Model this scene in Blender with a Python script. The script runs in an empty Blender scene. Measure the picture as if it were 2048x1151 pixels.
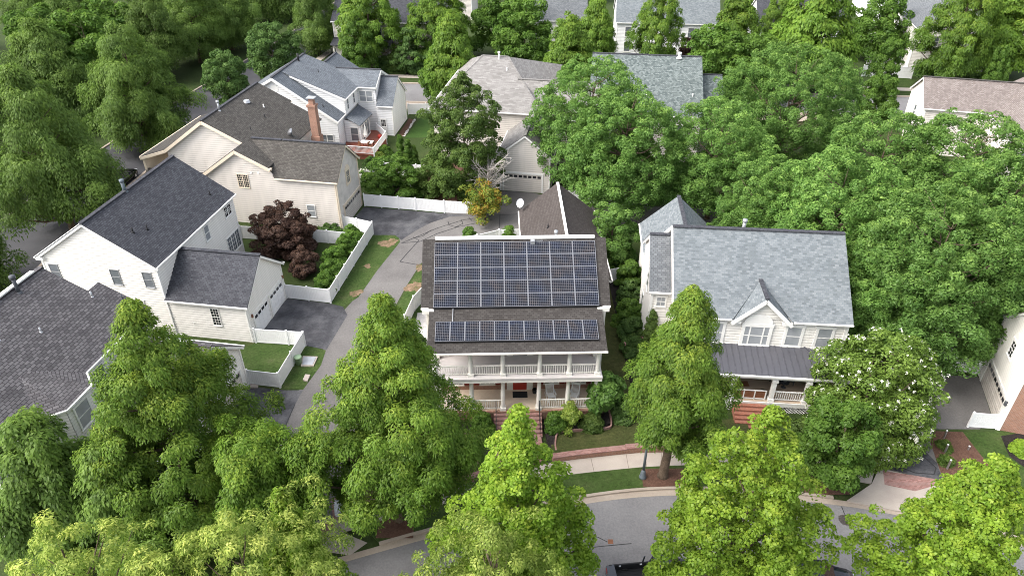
import bpy, math, random
import numpy as np
from mathutils import Vector
random.seed(7); RS = np.random.RandomState(11)
scene = bpy.context.scene
COL = scene.collection
# ---------------------------------------------------------------- camera solved from the photograph
F, TH, CH = 1438.3, math.radians(33.64), 37.26
CT, ST = math.cos(TH), math.sin(TH)
def G(px, py, z=0.0):
    """point of the level z seen at photo pixel (2048 x 1151)"""
    a = (px-1024)/F; b = -(py-575.5)/F
    dx, dy, dz = a, CT+b*ST, -ST+b*CT
    t = (z-CH)/dz
    return (dx*t, dy*t, z)
def G2(px, py, z=0.0):
    return G(px, py, z)[:2]
cd = bpy.data.cameras.new('camera'); cam = bpy.data.objects.new('camera', cd); COL.objects.link(cam)
cam.location = (0, 0, CH); cam.rotation_euler = (math.pi/2-TH, 0, 0)
cd.sensor_width = 36; cd.lens = 36*F/2048; cd.clip_end = 3000; cd.clip_start = 0.5
scene.camera = cam
# ---------------------------------------------------------------- light
w = bpy.data.worlds.new('World'); scene.world = w; w.use_nodes = True
nt = w.node_tree; bg = nt.nodes['Background']
sky = nt.nodes.new('ShaderNodeTexSky'); sky.sky_type = 'NISHITA'; sky.sun_disc = False
SUN_EL, SUN_AZ = math.radians(48), math.atan2(-0.86, -0.30)
sky.sun_elevation = SUN_EL; sky.sun_rotation = SUN_AZ
sky.air_density = 1.0; sky.dust_density = 4.0; sky.ozone_density = 0.6; sky.altitude = 50
hs_ = nt.nodes.new('ShaderNodeHueSaturation'); hs_.inputs['Saturation'].default_value = 0.4; nt.links.new(sky.outputs[0], hs_.inputs['Color']); nt.links.new(hs_.outputs[0], bg.inputs[0]); bg.inputs[1].default_value = 0.15
sl = bpy.data.lights.new('sun', 'SUN'); so = bpy.data.objects.new('sun', sl); COL.objects.link(so)
sl.energy = 0.95; sl.angle = math.radians(45); sl.color = (1.0, 0.955, 0.88)
sd = Vector((math.sin(SUN_AZ)*math.cos(SUN_EL), math.cos(SUN_AZ)*math.cos(SUN_EL), math.sin(SUN_EL)))
so.rotation_euler = sd.to_track_quat('Z', 'Y').to_euler(); so.location = (0, 0, 80)
vs = scene.view_settings; vs.view_transform = 'Standard'; vs.look = 'None'; vs.gamma = 1; vs.exposure = 1.63
scene.cycles.use_denoising = True; scene.cycles.denoising_prefilter = 'NONE'; scene.cycles.denoising_input_passes = 'RGB_ALBEDO_NORMAL'; scene.cycles.filter_width = 1.0; scene.cycles.max_bounces = 6; scene.cycles.diffuse_bounces = 4; scene.cycles.glossy_bounces = 2
scene.cycles.transmission_bounces = 3; scene.cycles.sample_clamp_indirect = 6
# ---------------------------------------------------------------- materials
MATS = {}
def newmat(name):
    m = bpy.data.materials.new(name); m.use_nodes = True
    n = m.node_tree; b = n.nodes['Principled BSDF']; MATS[name] = m
    b.inputs['Specular IOR Level'].default_value = 0.25
    return m, n, b
def N(n, t, **kw):
    x = n.nodes.new(t)
    for k, v in kw.items():
        if isinstance(k, str) and hasattr(x, k): setattr(x, k, v)
        else: x.inputs[k].default_value = v
    return x
def rgb(c): return (c[0], c[1], c[2], 1)
def ramp(n, fac, stops):
    r = n.nodes.new('ShaderNodeValToRGB'); e = r.color_ramp.elements
    while len(e) < len(stops): e.new(0.5)
    for el, (p, c) in zip(e, stops): el.position = p; el.color = rgb(c)
    n.links.new(fac, r.inputs[0]); return r.outputs[0]
def noise(n, scale, detail=4, vec=None, rough=0.6):
    x = n.nodes.new('ShaderNodeTexNoise'); x.inputs['Scale'].default_value = scale
    x.inputs['Detail'].default_value = detail; x.inputs['Roughness'].default_value = rough
    if vec is not None: n.links.new(vec, x.inputs['Vector'])
    return x.outputs['Fac']
def mixc(n, fac, a, b, mode='MIX'):
    x = n.nodes.new('ShaderNodeMix'); x.data_type = 'RGBA'; x.blend_type = mode
    for s, v in ((0, fac), (6, a), (7, b)):
        if isinstance(v, (int, float)): x.inputs[s].default_value = v
        elif isinstance(v, tuple): x.inputs[s].default_value = rgb(v)
        else: n.links.new(v, x.inputs[s])
    return x.outputs[2]
def bump(n, b, h, strength, dist=0.02):
    x = n.nodes.new('ShaderNodeBump'); x.inputs['Strength'].default_value = strength; x.inputs['Distance'].default_value = dist
    n.links.new(h, x.inputs['Height']); n.links.new(x.outputs[0], b.inputs['Normal'])
def objco(n): return n.nodes.new('ShaderNodeTexCoord').outputs['Object']
def uvco(n): return n.nodes.new('ShaderNodeTexCoord').outputs['UV']
def plain(name, c, rough=0.6, var=0.08, sc=1.5, metal=0.0, spec=0.25):
    m, n, b = newmat(name); v = objco(n)
    f = noise(n, sc, 5, v)
    c1 = tuple(x*(1-var*1.6) for x in c); c2 = tuple(min(1, x*(1+var)) for x in c)
    n.links.new(ramp(n, f, [(0.3, c1), (0.7, c2)]), b.inputs['Base Color'])
    b.inputs['Roughness'].default_value = rough; b.inputs['Metallic'].default_value = metal
    b.inputs['Specular IOR Level'].default_value = spec
    return m
def shingle(name, dark, light, mortar=None, bw=0.30, rh=0.165, blotch=0.25, ms=0.016):
    m, n, b = newmat(name); uv = uvco(n)
    br = N(n, 'ShaderNodeTexBrick'); n.links.new(uv, br.inputs['Vector'])
    br.offset = 0.43; br.squash = 1.0
    br.inputs['Color1'].default_value = rgb(dark); br.inputs['Color2'].default_value = rgb(light)
    br.inputs['Mortar'].default_value = rgb(mortar or tuple(x*0.45 for x in dark)); br.inputs['Scale'].default_value = 1
    br.inputs['Mortar Size'].default_value = ms; br.inputs['Mortar Smooth'].default_value = 0.3
    br.inputs['Brick Width'].default_value = bw; br.inputs['Row Height'].default_value = rh; br.inputs['Bias'].default_value = 0
    f = noise(n, 0.45, 6, uv, 0.65); f2 = noise(n, 14, 3, uv)
    mid = tuple((a+c)/2 for a, c in zip(dark, light))
    c = mixc(n, blotch, br.outputs['Color'], ramp(n, f, [(0.3, tuple(x*0.75 for x in mid)), (0.7, tuple(x*1.25 for x in mid))]))
    c = mixc(n, 0.55, c, ramp(n, f2, [(0.3, (0.72,)*3), (0.75, (1.22,)*3)]), 'MULTIPLY')
    n.links.new(c, b.inputs['Base Color']); b.inputs['Roughness'].default_value = 0.92; b.inputs['Specular IOR Level'].default_value = 0.15
    bump(n, b, br.outputs['Fac'], -0.7, 0.015)
    return m
def brick(name, c1, c2, mortar, bw=0.21, rh=0.075, ms=0.012):
    m, n, b = newmat(name); uv = uvco(n)
    br = N(n, 'ShaderNodeTexBrick'); n.links.new(uv, br.inputs['Vector'])
    br.inputs['Color1'].default_value = rgb(c1); br.inputs['Color2'].default_value = rgb(c2); br.inputs['Mortar'].default_value = rgb(mortar)
    br.inputs['Scale'].default_value = 1; br.inputs['Mortar Size'].default_value = ms
    br.inputs['Brick Width'].default_value = bw; br.inputs['Row Height'].default_value = rh; br.inputs['Bias'].default_value = -0.1
    f = noise(n, 1.3, 5, uv)
    c = mixc(n, 0.6, br.outputs['Color'], ramp(n, f, [(0.3, (0.75,)*3), (0.7, (1.2,)*3)]), 'MULTIPLY')
    n.links.new(c, b.inputs['Base Color']); b.inputs['Roughness'].default_value = 0.9
    bump(n, b, br.outputs['Fac'], -0.5, 0.008)
    return m
def ground(name, stops, sc=0.5, fine=6.0, rough=0.95, bs=0.4, bd=0.03, fmul=0.5):
    m, n, b = newmat(name); v = objco(n)
    f = noise(n, sc, 8, v, 0.68); f2 = noise(n, fine, 6, v, 0.7)
    c = mixc(n, fmul, ramp(n, f, stops), ramp(n, f2, [(0.28, (0.5,)*3), (0.72, (1.4,)*3)]), 'MULTIPLY')
    n.links.new(c, b.inputs['Base Color']); b.inputs['Roughness'].default_value = rough
    b.inputs['Specular IOR Level'].default_value = 0.15
    bump(n, b, f2, bs, bd)
    return m
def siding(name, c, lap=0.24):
    """lapped boards: shade under each lap painted as a darker band, faint streaks"""
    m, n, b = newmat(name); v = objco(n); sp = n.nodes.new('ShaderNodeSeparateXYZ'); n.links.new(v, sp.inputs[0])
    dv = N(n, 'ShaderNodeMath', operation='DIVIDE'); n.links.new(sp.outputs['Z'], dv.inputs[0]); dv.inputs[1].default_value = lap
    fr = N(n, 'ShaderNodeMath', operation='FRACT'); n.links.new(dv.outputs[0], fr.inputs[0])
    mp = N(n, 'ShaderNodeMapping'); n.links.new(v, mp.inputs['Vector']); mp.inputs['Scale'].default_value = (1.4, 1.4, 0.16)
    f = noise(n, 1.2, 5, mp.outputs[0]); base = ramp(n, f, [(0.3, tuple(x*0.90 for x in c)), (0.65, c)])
    g = ramp(n, fr.outputs[0], [(0.0, (1, 1, 1)), (0.60, (1, 1, 1)), (0.80, (0.70, 0.69, 0.67)), (1.0, (0.70, 0.69, 0.67))])  # lap shade painted into the colour along each board's upper edge
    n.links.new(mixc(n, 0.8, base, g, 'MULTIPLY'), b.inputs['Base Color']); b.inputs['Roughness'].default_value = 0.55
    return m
WHITE = plain('white_vinyl', (0.80, 0.80, 0.80), 0.45, 0.04, 0.8)
TRIM = plain('white_trim', (0.80, 0.79, 0.76), 0.5, 0.05, 1.0)
CREAMTRIM = plain('cream_trim', (0.72, 0.62, 0.49), 0.5, 0.05, 1.0)
COLUMN = plain('porch_paint', (0.80, 0.775, 0.72), 0.5, 0.06, 1.2)
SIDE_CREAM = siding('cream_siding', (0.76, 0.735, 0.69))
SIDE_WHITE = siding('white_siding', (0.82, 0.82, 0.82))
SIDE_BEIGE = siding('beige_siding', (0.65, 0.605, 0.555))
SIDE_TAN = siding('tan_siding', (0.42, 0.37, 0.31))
STUCCO = plain('painted_brick_white', (0.64, 0.6, 0.565), 0.8, 0.10, 1.6)
ROOF1 = shingle('weathered_brown_shingles', (0.034, 0.030, 0.028), (0.077, 0.071, 0.067), blotch=0.35)
ROOF1B = shingle('dark_brown_shingles', (0.056, 0.047, 0.043), (0.085, 0.074, 0.070), blotch=0.3)
ROOF2 = shingle('pale_grey_shingles', (0.102, 0.116, 0.124), (0.203, 0.220, 0.230), (0.12, 0.14, 0.16), blotch=0.2)
ROOF2B = shingle('mid_grey_shingles', (0.1, 0.108, 0.118), (0.18, 0.19, 0.2), blotch=0.2)
ROOF3 = shingle('charcoal_shingles', (0.041, 0.042, 0.050), (0.084, 0.087, 0.098), blotch=0.2)
ROOF4 = shingle('brown_grey_shingles', (0.049, 0.045, 0.041), (0.107, 0.100, 0.091), blotch=0.3)
ROOF5 = shingle('blue_grey_shingles', (0.095, 0.106, 0.122), (0.167, 0.184, 0.203), blotch=0.2)
ROOF6 = shingle('mauve_grey_shingles', (0.066, 0.062, 0.066), (0.141, 0.134, 0.139), (0.02, 0.018, 0.02), 0.36, 0.21, 0.15, 0.022)
ROOF7 = shingle('taupe_shingles', (0.15, 0.142, 0.135), (0.27, 0.26, 0.25), (0.15, 0.14, 0.13), 0.55, 0.22, 0.25)
ROOF8 = shingle('green_grey_shingles', (0.061, 0.078, 0.078), (0.191, 0.216, 0.212), (0.07, 0.085, 0.085), 0.26, 0.22, 0.12)
ROOF9 = shingle('fawn_shingles', (0.150, 0.124, 0.115), (0.247, 0.217, 0.203), blotch=0.2)
METAL = plain('standing_seam_metal', (0.105, 0.105, 0.12), 0.38, 0.06, 0.6, 0.3, 0.5)
BRICK = brick('red_brick', (0.27, 0.115, 0.075), (0.36, 0.17, 0.11), (0.33, 0.26, 0.21))
PAVER = brick('brick_paving', (0.24, 0.115, 0.10), (0.36, 0.20, 0.175), (0.25, 0.19, 0.17), 0.2, 0.1, 0.012)
STEPBRICK = brick('step_brick', (0.34, 0.12, 0.075), (0.42, 0.17, 0.11), (0.20, 0.12, 0.09), 0.2, 0.1, 0.014)
ASPH = ground('asphalt_street', [(0.3, (0.136, 0.132, 0.136)), (0.5, (0.180, 0.176, 0.180)), (0.72, (0.216, 0.212, 0.212))], 0.18, 7, 0.9, 0.3, 0.02, 0.42)
ASPH_OLD = ground('asphalt_alley', [(0.28, (0.102, 0.097, 0.094)), (0.5, (0.143, 0.135, 0.131)), (0.75, (0.184, 0.176, 0.168))], 0.2, 7, 0.9, 0.3, 0.02, 0.42)
ASPH_SEAL = ground('sealed_asphalt', [(0.28, (0.034, 0.034, 0.039)), (0.45, (0.056, 0.056, 0.062)), (0.58, (0.100, 0.100, 0.106)), (0.75, (0.136, 0.134, 0.136))], 0.42, 7, 0.75, 0.3, 0.02, 0.5)
ASPH_DARK = ground('dark_road_asphalt', [(0.3, (0.05, 0.05, 0.056)), (0.7, (0.075, 0.075, 0.08))], 0.25, 20, 0.85, 0.2, 0.01, 0.3)
TAR = plain('tar_sealant', (0.03, 0.03, 0.032), 0.6, 0.1)
CONC = ground('concrete_walk', [(0.3, (0.353, 0.307, 0.271)), (0.55, (0.410, 0.361, 0.316)), (0.8, (0.451, 0.402, 0.353))], 0.5, 18, 0.9, 0.15, 0.006, 0.18)
KERBM = ground('kerb_concrete', [(0.3, (0.296, 0.248, 0.204)), (0.7, (0.376, 0.320, 0.268))], 0.7, 14, 0.9, 0.15, 0.006, 0.25)
PORCHC = ground('porch_concrete', [(0.3, (0.55, 0.45, 0.35)), (0.7, (0.64, 0.535, 0.43))], 0.6, 6, 0.85, 0.1, 0.005, 0.2)
GRASS = ground('lawn_grass', [(0.22, (0.028, 0.053, 0.012)), (0.42, (0.039, 0.070, 0.016)), (0.58, (0.054, 0.083, 0.023)), (0.72, (0.087, 0.100, 0.042))], 0.5, 5, 0.95, 0.9, 0.06, 0.9)
GRASS_DRY = ground('dry_lawn', [(0.22, (0.036, 0.052, 0.013)), (0.42, (0.050, 0.062, 0.019)), (0.6, (0.068, 0.073, 0.026)), (0.76, (0.110, 0.112, 0.047))], 0.5, 5, 0.95, 0.9, 0.06, 0.9)
GRASS_LUSH = ground('lush_lawn', [(0.3, (0.034, 0.075, 0.016)), (0.7, (0.052, 0.10, 0.022))], 0.5, 6, 0.95, 0.6, 0.04, 0.7)
GRASS_DK = ground('dark_yard_grass', [(0.3, (0.030, 0.052, 0.014)), (0.6, (0.045, 0.065, 0.02)), (0.8, (0.075, 0.07, 0.03))], 0.3, 6, 0.95, 0.8, 0.05, 0.7)  # dark green-brown base grass
MULCH = ground('black_mulch', [(0.3, (0.016, 0.014, 0.014)), (0.7, (0.040, 0.033, 0.031))], 2.0, 16, 0.95, 1.0, 0.06, 0.8)
MULCH_R = ground('red_brown_mulch', [(0.3, (0.085, 0.045, 0.032)), (0.7, (0.15, 0.085, 0.062))], 1.5, 14, 0.95, 1.0, 0.05, 0.8)
STRAW = ground('straw_patch', [(0.34, (0.075, 0.085, 0.03)), (0.46, (0.16, 0.115, 0.07)), (0.62, (0.25, 0.17, 0.115))], 1.6, 7, 0.95, 0.9, 0.05, 0.8)
PEBBLE = ground('white_pebbles', [(0.35, (0.30, 0.33, 0.33)), (0.5, (0.62, 0.66, 0.66)), (0.7, (0.8, 0.83, 0.83))], 3.5, 12, 0.8, 1.0, 0.06, 0.6)
GRAVEL = ground('side_yard_gravel', [(0.3, (0.40, 0.38, 0.36)), (0.7, (0.58, 0.56, 0.54))], 1.0, 12, 0.9, 0.6, 0.03, 0.5)
BARK = ground('bark', [(0.3, (0.085, 0.062, 0.045)), (0.7, (0.18, 0.135, 0.10))], 1.5, 9, 0.95, 1.0, 0.05, 0.7)
DECKM = plain('red_brown_deck', (0.28, 0.095, 0.065), 0.6, 0.15, 2.0)
DECKG = plain('grey_deck_paint', (0.60, 0.565, 0.555), 0.6, 0.06, 0.8)
BLACK = plain('black_metal', (0.018, 0.018, 0.02), 0.45, 0.1)
DARKGREY = plain('dark_grey_paint', (0.07, 0.075, 0.085), 0.45, 0.1)
GREYMET = plain('galvanised_metal', (0.42, 0.43, 0.45), 0.4, 0.1, 2, 0.5, 0.5)
LAMPM = plain('blue_grey_lamp_paint', (0.12, 0.145, 0.165), 0.45, 0.1)
RED = plain('red_door_paint', (0.40, 0.045, 0.03), 0.45, 0.06)
MAROON = plain('maroon_shutter_paint', (0.16, 0.022, 0.02), 0.5, 0.06)
WOOD = plain('brown_wood', (0.20, 0.085, 0.045), 0.6, 0.2, 3)
RUBBER = plain('rubber', (0.02, 0.02, 0.02), 0.8, 0.1)
MATM = plain('black_doormat', (0.018, 0.022, 0.024), 0.9, 0.1)
GREENP = plain('pale_green_plastic', (0.32, 0.45, 0.28), 0.5, 0.05)
CAST = plain('cast_iron', (0.075, 0.065, 0.06), 0.6, 0.3, 8)
UMB = plain('white_canvas', (0.8, 0.78, 0.74), 0.8, 0.04)
PANE, n_, b_ = newmat('window_glass')
f_ = noise(n_, 0.6, 3, objco(n_)); n_.links.new(ramp(n_, f_, [(0.3, (0.10, 0.115, 0.13)), (0.7, (0.19, 0.20, 0.215))]), b_.inputs['Base Color'])
b_.inputs['Roughness'].default_value = 0.08; b_.inputs['Specular IOR Level'].default_value = 0.6
BLIND, n_, b_ = newmat('glass_over_blinds')
f_ = noise(n_, 0.7, 3, objco(n_)); n_.links.new(ramp(n_, f_, [(0.3, (0.24, 0.26, 0.275)), (0.7, (0.36, 0.375, 0.39))]), b_.inputs['Base Color'])
b_.inputs['Roughness'].default_value = 0.1; b_.inputs['Specular IOR Level'].default_value = 0.6
DKGLASS, n_, b_ = newmat('dark_glass'); b_.inputs['Base Color'].default_value = (0.02, 0.022, 0.025, 1); b_.inputs['Roughness'].default_value = 0.06; b_.inputs['Specular IOR Level'].default_value = 0.6
def paint(name, c):
    m, n, b = newmat(name); b.inputs['Base Color'].default_value = rgb(c); b.inputs['Roughness'].default_value = 0.25
    b.inputs['Coat Weight'].default_value = 0.6; b.inputs['Coat Roughness'].default_value = 0.06; return m
LIGHTRED = plain('tail_lamp_red', (0.4, 0.02, 0.02), 0.2, 0.02); LIGHTCLR = plain('head_lamp_clear', (0.6, 0.62, 0.65), 0.1, 0.02)
# solar cells: dark cells between pale grid wires, a few cells brownish
SOLAR, n_, b_ = newmat('solar_cells')
uv_ = uvco(n_)
br_ = N(n_, 'ShaderNodeTexBrick'); n_.links.new(uv_, br_.inputs['Vector']); br_.offset = 0.0
br_.inputs['Color1'].default_value = (0.006, 0.008, 0.014, 1); br_.inputs['Color2'].default_value = (0.012, 0.012, 0.016, 1)
br_.inputs['Mortar'].default_value = (0.19, 0.20, 0.23, 1); br_.inputs['Scale'].default_value = 1; br_.inputs['Mortar Size'].default_value = 0.006
br_.inputs['Mortar Smooth'].default_value = 0.2; br_.inputs['Brick Width'].default_value = 0.1345; br_.inputs['Row Height'].default_value = 0.1225
f_ = noise(n_, 0.8, 4, objco(n_))
c_ = mixc(n_, 0.45, br_.outputs['Color'], ramp(n_, f_, [(0.35, (0.75, 0.9, 1.25)), (0.5, (1, 1, 1)), (0.66, (1.5, 1.15, 0.85))]), 'MULTIPLY')
n_.links.new(c_, b_.inputs['Base Color']); b_.inputs['Roughness'].default_value = 0.2; b_.inputs['Specular IOR Level'].default_value = 0.06
ALU = plain('aluminium_frame', (0.25, 0.26, 0.285), 0.4, 0.05, 2, 0.3, 0.4)
def leafmat(name, cols, tips=None, transl=0.35, gloss=0.012):
    """cols: dark to light leaf colours; tips: colour of young leaves (attribute young)"""
    m = bpy.data.materials.new(name); m.use_nodes = True; n = m.node_tree; n.nodes.clear(); MATS[name] = m
    at = n.nodes.new('ShaderNodeAttribute'); at.attribute_name = 'tint'
    oi = n.nodes.new('ShaderNodeObjectInfo')
    k = len(cols)
    c = ramp(n, at.outputs['Fac'], [(i/(k-1), q) for i, q in enumerate(cols)])
    if tips is not None:
        ay = n.nodes.new('ShaderNodeAttribute'); ay.attribute_name = 'young'
        c = mixc(n, ay.outputs['Fac'], c, tips)
    hsv = n.nodes.new('ShaderNodeHueSaturation'); n.links.new(c, hsv.inputs['Color'])
    mr = n.nodes.new('ShaderNodeMapRange'); mr.inputs[3].default_value = 0.85; mr.inputs[4].default_value = 1.15
    n.links.new(oi.outputs['Random'], mr.inputs[0]); n.links.new(mr.outputs[0], hsv.inputs['Value'])
    d = n.nodes.new('ShaderNodeBsdfDiffuse'); t = n.nodes.new('ShaderNodeBsdfTranslucent'); g = n.nodes.new('ShaderNodeBsdfGlossy')
    g.inputs['Roughness'].default_value = 0.45
    n.links.new(hsv.outputs[0], d.inputs[0]); n.links.new(hsv.outputs[0], t.inputs[0])
    mx = n.nodes.new('ShaderNodeMixShader'); mx.inputs[0].default_value = transl
    n.links.new(d.outputs[0], mx.inputs[1]); n.links.new(t.outputs[0], mx.inputs[2])
    m2 = n.nodes.new('ShaderNodeMixShader'); m2.inputs[0].default_value = gloss
    n.links.new(mx.outputs[0], m2.inputs[1]); n.links.new(g.outputs[0], m2.inputs[2])
    o = n.nodes.new('ShaderNodeOutputMaterial'); n.links.new(m2.outputs[0], o.inputs[0])
    return m
L_OAK = leafmat('willow_oak_leaves', [(0.058, 0.106, 0.023), (0.103, 0.178, 0.036), (0.167, 0.264, 0.053)], (0.333, 0.447, 0.081), 0.48)
L_OAKLIME = leafmat('lime_oak_leaves', [(0.062, 0.129, 0.019), (0.113, 0.217, 0.030), (0.179, 0.309, 0.044)], (0.406, 0.498, 0.068), 0.48)
L_MAPLE = leafmat('lime_maple_leaves', [(0.096, 0.180, 0.018), (0.172, 0.296, 0.029), (0.275, 0.412, 0.044)], (0.467, 0.541, 0.073), 0.48)
L_FINE = leafmat('fine_pale_leaves', [(0.099, 0.171, 0.026), (0.178, 0.267, 0.042), (0.290, 0.378, 0.076)], (0.605, 0.653, 0.163), 0.48)
L_LOCUST = leafmat('fresh_green_leaves', [(0.067, 0.151, 0.030), (0.119, 0.234, 0.050), (0.186, 0.330, 0.076)], (0.358, 0.520, 0.118), 0.48)
L_HOLLY = leafmat('olive_dark_leaves', [(0.048, 0.094, 0.019), (0.086, 0.149, 0.032), (0.138, 0.211, 0.047)], (0.231, 0.296, 0.074), 0.35)
L_DARK = leafmat('deep_green_leaves', [(0.047, 0.099, 0.025), (0.081, 0.155, 0.038), (0.128, 0.214, 0.056)], (0.170, 0.266, 0.069))
L_SHRUB = leafmat('shrub_leaves', [(0.052, 0.120, 0.019), (0.095, 0.189, 0.030), (0.150, 0.259, 0.043)], (0.226, 0.352, 0.058), 0.48)
L_PURPLE = leafmat('purple_leaves', [(0.031, 0.018, 0.015), (0.061, 0.034, 0.026), (0.105, 0.062, 0.042)], (0.143, 0.085, 0.056), 0.2)
L_ORANGE = leafmat('orange_leaves', [(0.06, 0.115, 0.022), (0.10, 0.16, 0.025), (0.22, 0.21, 0.03), (0.42, 0.17, 0.035)], None, 0.3)
L_MYRTLE = leafmat('myrtle_leaves', [(0.058, 0.108, 0.019), (0.101, 0.166, 0.027), (0.151, 0.229, 0.041)], (0.189, 0.267, 0.055), 0.38)
BLOSSOM = leafmat('white_blossoms', [(0.50, 0.50, 0.42), (0.60, 0.60, 0.52), (0.68, 0.68, 0.62)], None, 0.2)
PINKB = leafmat('pink_blossoms', [(0.65, 0.25, 0.28), (0.7, 0.36, 0.36), (0.75, 0.5, 0.5)], None, 0.2)
# ---------------------------------------------------------------- mesh helper
class MB:
    def __init__(s): s.v = []; s.f = []; s.xf = None
    def _a(s, pts):
        i = len(s.v)
        if s.xf: pts = [s.xf(p) for p in pts]
        s.v.extend([tuple(p) for p in pts]); return i
    def poly(s, pts): i = s._a(pts); s.f.append(tuple(range(i, i+len(pts)))); return s
    def box(s, x0, x1, y0, y1, z0, z1):
        i = s._a([(x0,y0,z0),(x1,y0,z0),(x1,y1,z0),(x0,y1,z0),(x0,y0,z1),(x1,y0,z1),(x1,y1,z1),(x0,y1,z1)])
        for q in ((0,3,2,1),(4,5,6,7),(0,1,5,4),(1,2,6,5),(2,3,7,6),(3,0,4,7)): s.f.append(tuple(i+k for k in q))
        return s
    def beam(s, p, q, wd, h, up=(0,0,1)):
        p, q = Vector(p), Vector(q); d = (q-p)
        if d.length < 1e-6: return s
        d.normalize(); sx = d.cross(Vector(up))
        if sx.length < 1e-4: sx = d.cross(Vector((1,0,0)))
        sx.normalize(); uz = sx.cross(d); c = []
        for e in (p, q):
            for a, b in ((-1,-1),(1,-1),(1,1),(-1,1)): c.append(tuple(e+sx*(a*wd/2)+uz*(b*h/2)))
        i = s._a(c)
        for k in ((0,1,2,3),(7,6,5,4),(0,4,5,1),(1,5,6,2),(2,6,7,3),(3,7,4,0)): s.f.append(tuple(i+j for j in k))
        return s
    def tube(s, path, radii, n=8, cap=True):
        prev = None; idx = []
        P = [Vector(p) for p in path]
        for k, p in enumerate(P):
            d = (P[min(k+1, len(P)-1)]-P[max(k-1, 0)]).normalized()
            a = d.cross(Vector((0.31, 0.95, 0.1))) if abs(d.z) > 0.9 else d.cross(Vector((0,0,1)))
            a.normalize(); b = d.cross(a)
            idx.append(s._a([tuple(p+(a*math.cos(2*math.pi*j/n)+b*math.sin(2*math.pi*j/n))*radii[k]) for j in range(n)]))
        for k in range(len(P)-1):
            for j in range(n):
                s.f.append((idx[k]+j, idx[k]+(j+1) % n, idx[k+1]+(j+1) % n, idx[k+1]+j))
        if cap:
            s.f.append(tuple(idx[-1]+j for j in range(n))); s.f.append(tuple(idx[0]+j for j in reversed(range(n))))
        return s
    def lathe(s, prof, n=12, c=(0,0,0)):
        return s.tube([(c[0], c[1], c[2]+z) for r, z in prof], [max(r, 1e-3) for r, z in prof], n)
    def slab(s, pts, dz):
        """pts: top polygon counter-clockwise from above; extruded straight down by dz"""
        m = len(pts); i = s._a(list(pts)); j = s._a([(p[0], p[1], p[2]-dz) for p in pts])
        s.f.append(tuple(range(i, i+m))); s.f.append(tuple(reversed(range(j, j+m))))
        for k in range(m): s.f.append((i+k, j+k, j+(k+1) % m, i+(k+1) % m))
        return s
    def build(s, name, mat, parent=None, smooth=False, uv=True):
        me = bpy.data.meshes.new(name); me.from_pydata(s.v, [], s.f); me.update()
        if uv and len(me.polygons):
            u = me.uv_layers.new(name='UVMap'); dat = np.zeros(len(me.loops)*2)
            for p in me.polygons:
                nz = p.normal
                if abs(nz.z) > 0.995: t, b = Vector((1,0,0)), Vector((0,1,0))
                else:
                    t = Vector((-nz.y, nz.x, 0)).normalized(); b = nz.cross(t)
                for li, vi in zip(p.loop_indices, p.vertices):
                    co = me.vertices[vi].co; dat[2*li] = co.dot(t); dat[2*li+1] = co.dot(b)
            u.data.foreach_set('uv', dat)
        if smooth: me.polygons.foreach_set('use_smooth', [True]*len(me.polygons))
        me.materials.append(mat)
        o = bpy.data.objects.new(name, me); COL.objects.link(o)
        if parent: o.parent = parent
        return o
    def split(s, name, mat, parent):
        """each separate piece becomes an object of its own"""
        par = list(range(len(s.v)))
        def fd(i):
            while par[i] != i: par[i] = par[par[i]]; i = par[i]
            return i
        for f in s.f:
            a = fd(f[0])
            for k in f[1:]: par[fd(k)] = a
        gr = {}
        for f in s.f: gr.setdefault(fd(f[0]), []).append(f)
        for fs in gr.values():
            ids = sorted({k for f in fs for k in f}); mp = {k: i for i, k in enumerate(ids)}; m = MB(); m.v = [s.v[k] for k in ids]; m.f = [tuple(mp[k] for k in f) for f in fs]; m.build(name, mat, parent)
def tag(o, label=None, cat=None, group=None, kind=None):
    if label: o['label'] = label
    if cat: o['category'] = cat
    if group: o['group'] = group
    if kind: o['kind'] = kind
    return o
def thing(name, label, cat, loc=(0,0,0), rz=0.0, group=None):
    o = bpy.data.objects.new(name, None); COL.objects.link(o); o.empty_display_size = 0.5
    o.location = (loc[0], loc[1], loc[2] if len(loc) > 2 else 0); o.rotation_euler = (0, 0, rz)
    return tag(o, label, cat, group)
def copy_tree(o, loc, rz, label=None, group=None, scale=None):
    r = o.copy(); COL.objects.link(r); r.location = loc; r.rotation_euler = (0, 0, rz)
    if scale: r.scale = scale
    if label: r['label'] = label
    if group: r['group'] = group
    for ch in list(o.children):
        c = ch.copy(); COL.objects.link(c); c.parent = r
        for g in list(ch.children):
            d = g.copy(); COL.objects.link(d); d.parent = c
    return r
ZL = [0.0]
def sheet(name, pts, mat, z, dz=0.0):
    """a ground sheet (or a slab of thickness dz) lying at height z"""
    a = sum(pts[i][0]*pts[(i+1) % len(pts)][1]-pts[(i+1) % len(pts)][0]*pts[i][1] for i in range(len(pts)))
    if a < 0: pts = pts[::-1]
    mb = MB(); P = [(p[0], p[1], z) for p in pts]
    mb.slab(P, dz) if dz else mb.poly(P)
    return tag(mb.build(name, mat), kind='structure')
def band(name, A, B, mat, z, dz=0.0):
    return sheet(name, list(A)+list(B)[::-1], mat, z, dz)
def offset(path, d):
    out = []
    for i, p in enumerate(path):
        a = Vector(path[max(i-1, 0)][:2]); b = Vector(path[min(i+1, len(path)-1)][:2]); t = (b-a).normalized()
        out.append((p[0]-t.y*d, p[1]+t.x*d))
    return out
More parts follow.
